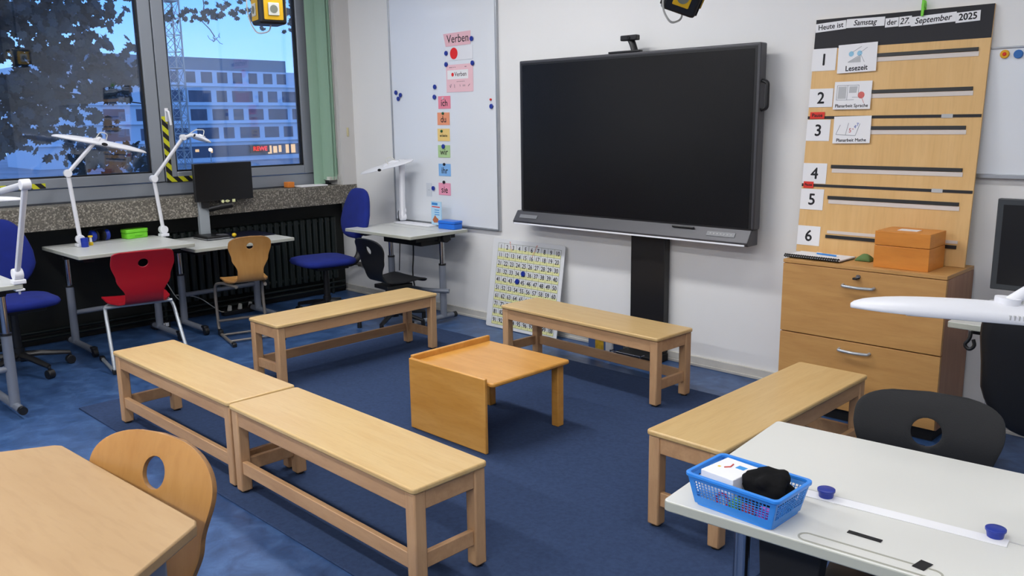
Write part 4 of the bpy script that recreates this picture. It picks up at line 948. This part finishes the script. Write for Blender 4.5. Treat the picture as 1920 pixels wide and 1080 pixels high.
# things on the cabinet
t = thing('wooden_box', 'orange varnished wooden box with lid on the cabinet', 'box', (4.985, -.245, .7915), R(-.5))
MB().box(-.125, .125, -.10, .10, 0, .105).build('box_body', M_['orangewood'], t, .0015)
MB().box(-.125, .125, -.10, .10, .107, .173).build('lid', M_['orangewood'], t, .0015)
MB().box(-.05, .04, -.03, .03, .1732, .1745).build('label', M_['paper'], t)
t = thing('spiral_notebook', 'open spiral notebook with black binding on the cabinet', 'notebook', (4.56, -.27, .7955), R(-2))
MB().box(-.15, .14, -.075, .10, 0, .008).build('pages', M_['paper'], t, .001); MB().box(-.152, .142, -.078, .102, -.0, .0015).build('back_cover', M_['black'], t)
k = MB()
for i in range(24): k.tube([(-.145+.0122*i, -.074, .0), (-.145+.0122*i, -.087, .006), (-.145+.0122*i, -.078, .0145), (-.145+.0122*i, -.066, .010)], .0036, n=6)
k.build('spiral_binding', M_['black'], t)
t = thing('pen', 'light blue pen lying on the open notebook', 'pen', (4.585, -.235, .8040), R(-10))
MB().cyl((-.06, 0, .004), (.055, 0, .004), .0045, n=12).build('barrel', mat('pen blue', srgb(50, 130, 205), .3), t); MB().cyl((.055, 0, .004), (.068, 0, .004), .0045, .001, n=12).build('tip', M_['white'], t); MB().box(-.06, -.03, -.002, .002, .0085, .011).build('clip', M_['white'], t)
gm_ = MB(); rng = random.Random(4)
gr = []
for i in range(7):
    row = []
    for j in range(9):
        x = (j/8-.5)*.075; y = (i/6-.5)*.06; hgt = .028*max(0, 1-(x/.04)**2)*max(0, 1-(y/.034)**2)**.5 + rng.uniform(0, .005)
        row.append(gm_.bm.verts.new((x, y, hgt if 0 < i < 6 and 0 < j < 8 else .0)))
    gr.append(row)
for i in range(6):
    for j in range(8): gm_.bm.faces.new((gr[i][j], gr[i][j+1], gr[i+1][j+1], gr[i+1][j]))
o = gm_.build('felt_cloth', tint('moss green felt', (96, 128, 74)), smooth=True); o.location = (4.762, -.20, .7925); o.modifiers.new('s', 'SOLIDIFY').thickness = .003
tag(o, 'small moss green cloth between notebook and wooden box', 'cloth')

# monitor on the far right desk
t = thing('monitor', 'black monitor at the right edge beside the schedule board', 'monitor', (5.62, -.30, .70))
MB().box(-.26, .26, -.015, .02, .045, .44).build('screen_housing', mat('charcoal monitor frame', srgb(54, 58, 62), .4), t, .004)
MB().box(-.235, .235, -.0165, -.0152, .07, .415).build('display', bpy.data.materials['dark display'], t)
MB().box(-.04, .04, .02, .04, .01, .25).build('stand', M_['black'], t, .003); MB().box(-.12, .12, -.06, .1, .0, .01).build('stand_foot', M_['black'], t, .003)
for x_ in (5.46, 5.66):
    k = MB().tube([(0, 0, .0), (0, -.005, -.03), (-.02, -.005, -.055), (0, -.005, -.075), (.02, -.005, -.055), (.012, -.005, -.03)], .007, bend=.015)
    o = k.build('bag_hook', M_['black']); o.location = (x_, -.886, .676); tag(o, 'black bag hook under the right wall desk, %s' % ('beside the cabinet' if x_ < 5.5 else 'behind the shell chair'), 'hook', 'bag hooks')

# ------------------------------------------------------------------ right foreground desk things
DZ = .70; DR = R(5.0)
def dl(x, y, z=DZ): return (x, y, z)
# basket
bk = thing('plastic_basket', 'translucent blue plastic basket with toys on the right desk', 'basket', (5.619, -2.883, DZ+.0006), R(-1.5))
bw, bd, bh = .205, .135, .068
blue_t = mat('translucent blue plastic', srgb(66, 150, 236), .25, alpha=.84); blue_s = mat('blue rim plastic', srgb(52, 140, 232), .3)
bot = MB().prism(rrect(bw*.86, bd*.86, .012), 0, .004).build('bottom', blue_s, bk)
wl_ = MB()
def wallpanel(p0, p1, q0, q1, n, rows=6):
    # lattice wall between bottom edge p0-p1 and top edge q0-q1
    P0, P1, Q0, Q1 = map(Vector, (p0, p1, q0, q1)); nrm = (P1-P0).cross(Q0-P0).normalized()*.0007
    def quad(a, b_, c, d): wl_.raw([a-nrm, b_-nrm, c-nrm, d-nrm, a+nrm, b_+nrm, c+nrm, d+nrm], [(0, 1, 2, 3), (7, 6, 5, 4), (0, 4, 5, 1), (1, 5, 6, 2), (2, 6, 7, 3), (3, 7, 4, 0)])
    def pt(u, v): return P0.lerp(P1, u).lerp(Q0.lerp(Q1, u), v)
    quad(pt(0, 0), pt(1, 0), pt(1, .26), pt(0, .26)); quad(pt(0, .80), pt(1, .80), pt(1, 1), pt(0, 1)); quad(pt(0, .26), pt(.06, .26), pt(.06, .80), pt(0, .80)); quad(pt(.94, .26), pt(1, .26), pt(1, .80), pt(.94, .80))
    for i in range(1, n): u = .06+.88*i/n; quad(pt(u-.10/n, .26), pt(u+.10/n, .26), pt(u+.10/n, .80), pt(u-.10/n, .80))
    for i in range(1, rows): v = .26+.54*i/rows; quad(pt(.06, v-.007), pt(.94, v-.007), pt(.94, v+.007), pt(.06, v+.007))
a = .43; B_ = [(-bw*a, -bd*a, .004), (bw*a, -bd*a, .004), (bw*a, bd*a, .004), (-bw*a, bd*a, .004)]; T_ = [(-bw/2, -bd/2, bh), (bw/2, -bd/2, bh), (bw/2, bd/2, bh), (-bw/2, bd/2, bh)]
for i, nn in enumerate((22, 13, 22, 13)): wallpanel(B_[i], B_[(i+1) % 4], T_[i], T_[(i+1) % 4], nn)
wl_.build('lattice_wall', blue_t, bk)
rim = MB(); ro = rrect(bw+.012, bd+.012, .014); ri = rrect(bw-.004, bd-.004, .010)
n_ = len(ro); vo = [rim.bm.verts.new((x, y, z)) for z in (bh-.004, bh+.003) for x, y in ro]; vi = [rim.bm.verts.new((x, y, z)) for z in (bh-.004, bh+.003) for x, y in ri]
for i in range(n_):
    j = (i+1) % n_
    rim.bm.faces.new((vo[i], vo[j], vo[n_+j], vo[n_+i])); rim.bm.faces.new((vi[j], vi[i], vi[n_+i], vi[n_+j])); rim.bm.faces.new((vo[n_+i], vo[n_+j], vi[n_+j], vi[n_+i])); rim.bm.faces.new((vo[j], vo[i], vi[i], vi[j]))
rim.build('rim', blue_s, bk, .001)
BMx = Matrix.Translation((5.619, -2.883, DZ+.0006)) @ Matrix.Rotation(R(-1.5), 4, 'Z')
t = thing('paper_box', 'small white cardboard box with colourful print in the blue basket', 'box', M=BMx @ Matrix.Translation((-.042, .000, .0045)) @ Matrix.Rotation(R(-4), 4, 'Z'))
MB().box(-.040, .040, -.047, .047, 0, .070).build('carton', M_['paper'], t, .0015)
k = MB(); k.box(.005, .025, .01, .026, .0701, .0705); k.build('blue_print', tint('print blue', (60, 150, 220)), t)
k = MB(); k.tube([(-.012, -.005, .0705), (-.004, .006, .0705), (-.008, .022, .0705)], .0016, n=5); k.build('red_print', tint('print red', (200, 70, 60)), t)
k = MB()
for i in range(4): k.box(-.008+.010*i, -.002+.010*i, -.018, -.013+.003*(i % 2), .0621, .0626)
k.build('print_marks', tint('print light blue', (150, 190, 220)), t)
MB().box(-.026, -.02, -.01, -.004, .0701, .0705).build('yellow_print', M_['yellow'], t)
# black cloth bundle
def blob(name, m, loc, r, sc, seed, rough=.25, parent=None, M=None, freq=2.2):
    bm = bmesh.new(); bmesh.ops.create_icosphere(bm, subdivisions=4, radius=1)
    for v in bm.verts:
        nn = noise.noise(v.co*freq + Vector((seed, seed*2, 0))); n2 = noise.noise(v.co*freq*2.6 + Vector((seed*3, 0, seed)))
        v.co *= 1 + rough*nn + rough*.4*abs(n2)
        v.co = Vector((v.co.x*sc[0], v.co.y*sc[1], v.co.z*sc[2]))*r
    mb = MB(); mb.bm.free(); mb.bm = bm; o = mb.build(name, m, parent, smooth=True)
    o.matrix_world = (M or Matrix()) @ Matrix.Translation(loc); return o
tag(blob('cloth_bundle', mat('black velvet', srgb(12, 12, 14), .9, spec=.2), (.045, .004, .060), .047, (1.05, .88, .74), 3, .38, M=BMx, freq=1.5), 'crumpled black cloth in the blue basket', 'cloth')
for i, (lab, c, p, rr) in enumerate((('yellow toy piece at the back of the blue basket', (236, 214, 60), (.012, .036, .030), .014), ('red and orange toy piece beside the white carton in the basket', (226, 76, 40), (.012, .012, .028), .014), ('green ball low in the blue basket', (140, 200, 90), (-.005, -.040, .020), .015), ('red toy low in the front of the basket', (220, 80, 96), (.028, -.042, .019), .014), ('pink toy in the near corner of the basket', (206, 90, 190), (.062, -.040, .019), .0145))):
    tag(blob('toy', tint('toy %d' % i, c), p, rr, (1.1, .9, 1), i*7, .25, M=BMx), lab, 'toy', 'toys in the blue basket')
k = MB().tube([(-.014*math.cos(q_), 0, .014*math.sin(q_)) for q_ in [2*PI*i/16 for i in range(16)]] + [(-.014, 0, 0)], .0035, n=6).build('toy_ring', tint('pink ring', (224, 70, 96)))
k.matrix_world = BMx @ Matrix.Translation((-.028, -.0495, .024)); tag(k, 'pink ring at the left front of the basket', 'toy', 'toys in the blue basket')
o = MB().tube([(-.022, -.046, .036), (-.006, -.044, .050), (.01, -.046, .042), (.03, -.047, .036), (.06, -.048, .034)], .0018, n=5, bend=.01).build('cord', M_['black']); o.matrix_world = BMx; tag(o, 'thin black cord in the front of the blue basket', 'cord')

k = MB(); _o = rrect(.26, .036, .0179, 8); _i = rrect(.252, .028, .0139, 8)
for i in range(len(_o)):
    j = (i+1) % len(_o); k.raw([(*_o[i], 0), (*_o[j], 0), (*_i[j], 0), (*_i[i], 0), (*_o[i], .0011), (*_o[j], .0011), (*_i[j], .0011), (*_i[i], .0011)], [(4, 5, 6, 7), (0, 1, 5, 4), (3, 7, 6, 2)])
k.build('pencil_groove', mat('groove edge', srgb(166, 166, 154), .5), dr, M=Matrix.Rotation(PI, 4, 'Z') @ Matrix.Translation((-.075, -.283, .7001)))
MB().box(-.45, .45, .068, .072, .7001, .7009).build('tilt_seam', M_['greystrip'], dr)
DM = Matrix.Translation((5.93, -2.62, DZ)) @ Matrix.Rotation(R(5.0), 4, 'Z')
def onD(x, y, z=0): return Matrix.Translation((x, y, DZ+z))
o = MB().box(-.20, .195, -.0165, .0165, 0, .0012).build('ruler_strip', M_['paper']); o.matrix_world = onD(5.863, -2.712, .0006) @ Matrix.Rotation(R(6.5), 4, 'Z')
tag(o, 'long white magnetic strip lying across the right desk', 'strip')
for lab, x, y in (('blue magnet holding the strip beside the basket', 5.717, -2.724), ('blue magnet holding the far right end of the white strip', 6.031, -2.676)):
    o = MB().lathe([(.0145, 0), (.0165, .012), (.0185, .013), (.0185, .017), (.0165, .018)], 24).build('magnet', M_['magnet']); o.matrix_world = onD(x, y, .002); tag(o, lab, 'magnet', 'blue magnets on the right desk')
for lab, x, y, w, h, a in (('long black felt patch on the right desk', 5.848, -2.842, .064, .012, 3), ('short black felt patch near the bottom edge of the right desk', 5.968, -2.880, .022, .034, -8)):
    o = MB().box(-w/2, w/2, -h/2, h/2, 0, .001).build('felt_patch', M_['blackmat']); o.matrix_world = onD(x, y, .0006) @ Matrix.Rotation(R(a), 4, 'Z'); tag(o, lab, 'patch', 'black patches on the right desk')

# ------------------------------------------------------------------ outside
struct('ground_outside', MB().box(-190, -3, -60, 190, -4.4, -4.2), M_['street'], smooth=False)
bd_ = thing('office_building', 'pale five storey building with window rows across the street', 'building', (0, 0, 0))
BX = -120.4
MB().box(BX-14, BX, 34, 96, -4.2, 9.65).build('facade', M_['facade'], bd_, smooth=False)
MB().box(BX-13, BX-1.5, 36, 73.5, 9.65, 11.6).build('attic', M_['attic'], bd_, smooth=False)
rows = [(9.38-1.63, 9.38, [(53.0, 54.4), (55.5, 57.0), (57.9, 59.7), (60.5, 62.2), (63.1, 64.7), (65.8, 67.3), (68.4, 70.0), (70.8, 72.5), (50.4, 51.9), (47.8, 49.4), (45.2, 46.7), (42.6, 44.1), (74.3, 76), (78, 80)]),
        (4.884, 6.607, [(53.1, 54.8), (55.7, 59.3), (60.2, 61.9), (62.8, 66.3), (67.3, 68.1), (69.0, 70.7), (71.6, 74.1), (48.4, 51.5), (44.5, 47.2), (41, 43.3), (75.6, 79)]),
        (2.137, 3.842, [(55.8, 58.4), (59.3, 61.9), (62.8, 64.5), (65.4, 68.0), (68.9, 72.4), (73.3, 74.9), (51.8, 54.4), (47.6, 50.4), (43, 46), (76.5, 79)]),
        (-.68, 1.034, [(56.6, 60.1), (60.9, 62.7), (63.7, 67.1), (68.0, 70.6), (71.5, 73.2), (52, 55.2), (48, 50.6), (43, 46.4), (75, 78)])]
rng = random.Random(8)
for za, zb, l in rows:
    for ya, yb in l:
        w = MB().box(BX-.1, BX+.03, ya, yb, za, zb).build('window', M_['bwin'], bd_, smooth=False)
    for y0 in range(0):
        pass
mb = MB()
for z_ in (7.35, 4.5, 1.75, -1.05): mb.box(BX, BX+.35, 34, 96, z_-.12, z_+.0)
mb.build('ledge', M_['facade'], bd_, smooth=False)
MB().box(BX-.1, BX+.05, 50, 80, -3.5, -1.75).build('shop_front', mat('shop glass', srgb(80, 84, 96), .4), bd_, smooth=False)
for ya, yb, za, zb in ((68.3, 69.0, -3.3, -2.0), (69.3, 70.0, -3.2, -2.1), (70.3, 70.8, -3.1, -2.0), (71.6, 72.2, -3.3, -1.9), (72.6, 73.4, -3.3, -1.9), (56.0, 56.6, -2.6, -2.2), (58.4, 58.8, -2.8, -2.2)):
    MB().box(BX+.06, BX+.1, ya, yb, za, zb).build('lit_window', M_['shoplit'], bd_, smooth=False)
k = MB(); addtext(k, 'REWE', .95, Matrix.Translation((BX+.55, 66.7, -2.45)) @ Matrix.Rotation(PI/2, 4, 'Z') @ Matrix.Rotation(PI/2, 4, 'X'), bold=.05)
k.build('sign_letters', M_['redsign'], bd_)
MB().box(BX+.3, BX+.5, 65.0, 68.4, -3.05, -1.9).build('sign_board', tint('dark sign board', (80, 30, 40)), bd_)
# low buildings and railings in front
tag(MB().box(-60, -55, 31.5, 38, -4.2, -2.6).build('low_building', tint('low block', (120, 110, 150)), smooth=False), 'low flat roofed block in front of the pale building', 'building')
k = MB()
for i in range(26): k.cyl((-45, 14+i*.6, -2.9), (-45, 14+i*.6, -1.9), .03, n=6)
for z_ in (-1.9, -2.4): k.cyl((-45, 14, z_), (-45, 29.6, z_), .035, n=6)
t = thing('railing', 'thin railing on the roof terrace beyond the window', 'railing', (0, 0, 0)); k.build('rails', M_['crane'], t)
MB().box(-52, -44.8, 12, 31, -4.2, -2.9).build('terrace', tint('terrace', (120, 130, 140)), t, smooth=False)
for i, (x, y, z_) in enumerate(((-90, 43.4, -1.6), (-70, 22.5, -1.9), (-70, 29.8, -2.3))):
    t = thing('street_lamp', 'lit street lamp outside, %s' % ('seen in the right window pane', 'leftmost in the left window pane', 'rightmost in the left window pane')[i], 'street lamp', (x, y, -4.2), 0, 'street lamps outside')
    MB().cyl((0, 0, 0), (0, 0, z_+4.2), .07, .05, n=8).build('post', M_['crane'], t); MB().lathe([(.1, 0), (.2, .1), (.2, .3), (.1, .38)], 12, Matrix.Translation((0, 0, z_+4.2))).build('globe', M_['streetlit'], t)
# crane mast
cr_ = thing('construction_crane', 'pale lattice mast of a construction crane outside the window', 'crane', (-60, 26.0, -4.2))
s_ = .62; Hm = 24; k = MB()
for sx_ in (-1, 1):
    for sy_ in (-1, 1): k.box(sx_*s_-.05, sx_*s_+.05, sy_*s_-.05, sy_*s_+.05, 0, Hm)
k.build('mast_chord', M_['crane'], cr_)
k = MB(); st = 1.25; i = 0; zz = 0
while zz < Hm-st:
    c = [(-s_, -s_), (s_, -s_), (s_, s_), (-s_, s_)]
    for q_ in range(4):
        a, b_ = c[q_], c[(q_+1) % 4]
        if i % 2: a, b_ = b_, a
        k.cyl((a[0], a[1], zz), (b_[0], b_[1], zz+st), .03, n=5); k.cyl((a[0], a[1], zz+st), (b_[0], b_[1], zz+st), .03, n=5)
        k.cyl((b_[0], b_[1], zz), (a[0], a[1], zz+st), .022, n=5)
    if i % 4 == 0: k.box(-s_, s_, -s_, s_, zz, zz+.06)
    zz += st; i += 1
k.build('mast_bracing', M_['crane'], cr_)
# tree
tr_ = thing('tree', 'dark leafy tree right outside the windows', 'tree', (-8, -3.2, -4.2))
k = MB(); k.tube([(0, 0, 0), (.1, .1, 3), (-.1, .2, 6), (.2, .3, 9)], [.3]*4, n=10).build('trunk', M_['bark'], tr_)
k = MB()
for pts in ([(0, .2, 5), (.4, 2.6, 7.9), (.8, 4.5, 8.5), (.6, 7.6, 8.3)], [(0, .1, 4.2), (.8, 1.6, 5.2), (.9, 3.2, 6.2), (.6, 4.9, 6.0)], [(0, .1, 6), (.5, 3, 9), (.5, 6, 9.2), (.4, 8.5, 8.6)]):
    k.tube(pts, [.07, .035, .02, .008], n=6)
k.build('branch', M_['bark'], tr_)
# bare twig hanging in the right pane
tw = [(0, 6.02, 8.45), (.0, 6.10, 8.2), (.02, 6.02, 7.95), (0, 6.05, 7.7), (0, 5.98, 7.45), (0, 6.12, 7.32), (0, 6.2, 7.2)]
k = MB().tube(tw, .009, n=5)
rng = random.Random(3)
for p0 in ((0, 6.05, 8.3), (0, 6.08, 8.1), (0, 6.2, 7.15)):
    for q_ in range(4):
        p = Vector(p0); pts = [p.copy()]
        for s in range(4): p = p + Vector((0, rng.uniform(-.09, .11), rng.uniform(-.05, .06))); pts.append(p.copy())
        k.tube(pts, .005, n=4)
k.build('twig', M_['bark'], tr_)
rng = random.Random(11)
lf = MB()
LEAF = [(0, 0), (.28, .12), (.22, .3), (.42, .42), (.26, .55), (.3, .78), (.1, .74), (0, 1), (-.1, .74), (-.3, .78), (-.26, .55), (-.42, .42), (-.22, .3), (-.28, .12)]
def leaf(p, s):
    q = Euler((rng.uniform(-.9, .9)+PI*.5*rng.choice((0, 1)), rng.uniform(-.8, .8), rng.uniform(0, 6.28))).to_matrix().to_4x4()
    Mx = Matrix.Translation(p) @ Matrix.Rotation(PI/2, 4, 'Y') @ Matrix.Rotation(rng.uniform(2.2, 4.1), 4, 'Z') @ Matrix.Rotation(rng.uniform(-.9, .9), 4, 'X') @ Matrix.Rotation(rng.uniform(-.9, .9), 4, 'Y')
    lf.raw([(x*s, y*s, .12*s*abs(x)) for x, y in LEAF], [tuple(range(len(LEAF)))], Mx)
cnt = 0
while cnt < 15000:
    x = rng.uniform(-1.1, 1.2); y = rng.uniform(-2.6, 8.6); z_ = rng.uniform(3.6, 10.5)
    wy = y-3.2; wz = z_-4.2
    nn = noise.noise(Vector((wy*.8, wz*1.5, 2.0))) + .5*noise.noise(Vector((wy*2.2, wz*3.6, 7.0)))
    if wy < 1.5:
        lim = .30 if wz > 1.55 else .05           # canopy with small gaps; opener below
        if wy > .9: lim -= .22
        if wz < 1.1: lim -= .08
    else:
        if wz < 3.30 + .12*math.sin(wy*2.1) + .08*math.sin(wy*5.3) + (.25 if wy < 2.2 else 0): continue
        lim = .2
    if nn > lim: continue
    leaf(Vector((x, y, z_)), rng.uniform(.13, .22) if wy < 1.5 else rng.uniform(.09, .15)); cnt += 1
f_ = lf.build('foliage', M_['leaf'], tr_, smooth=False)
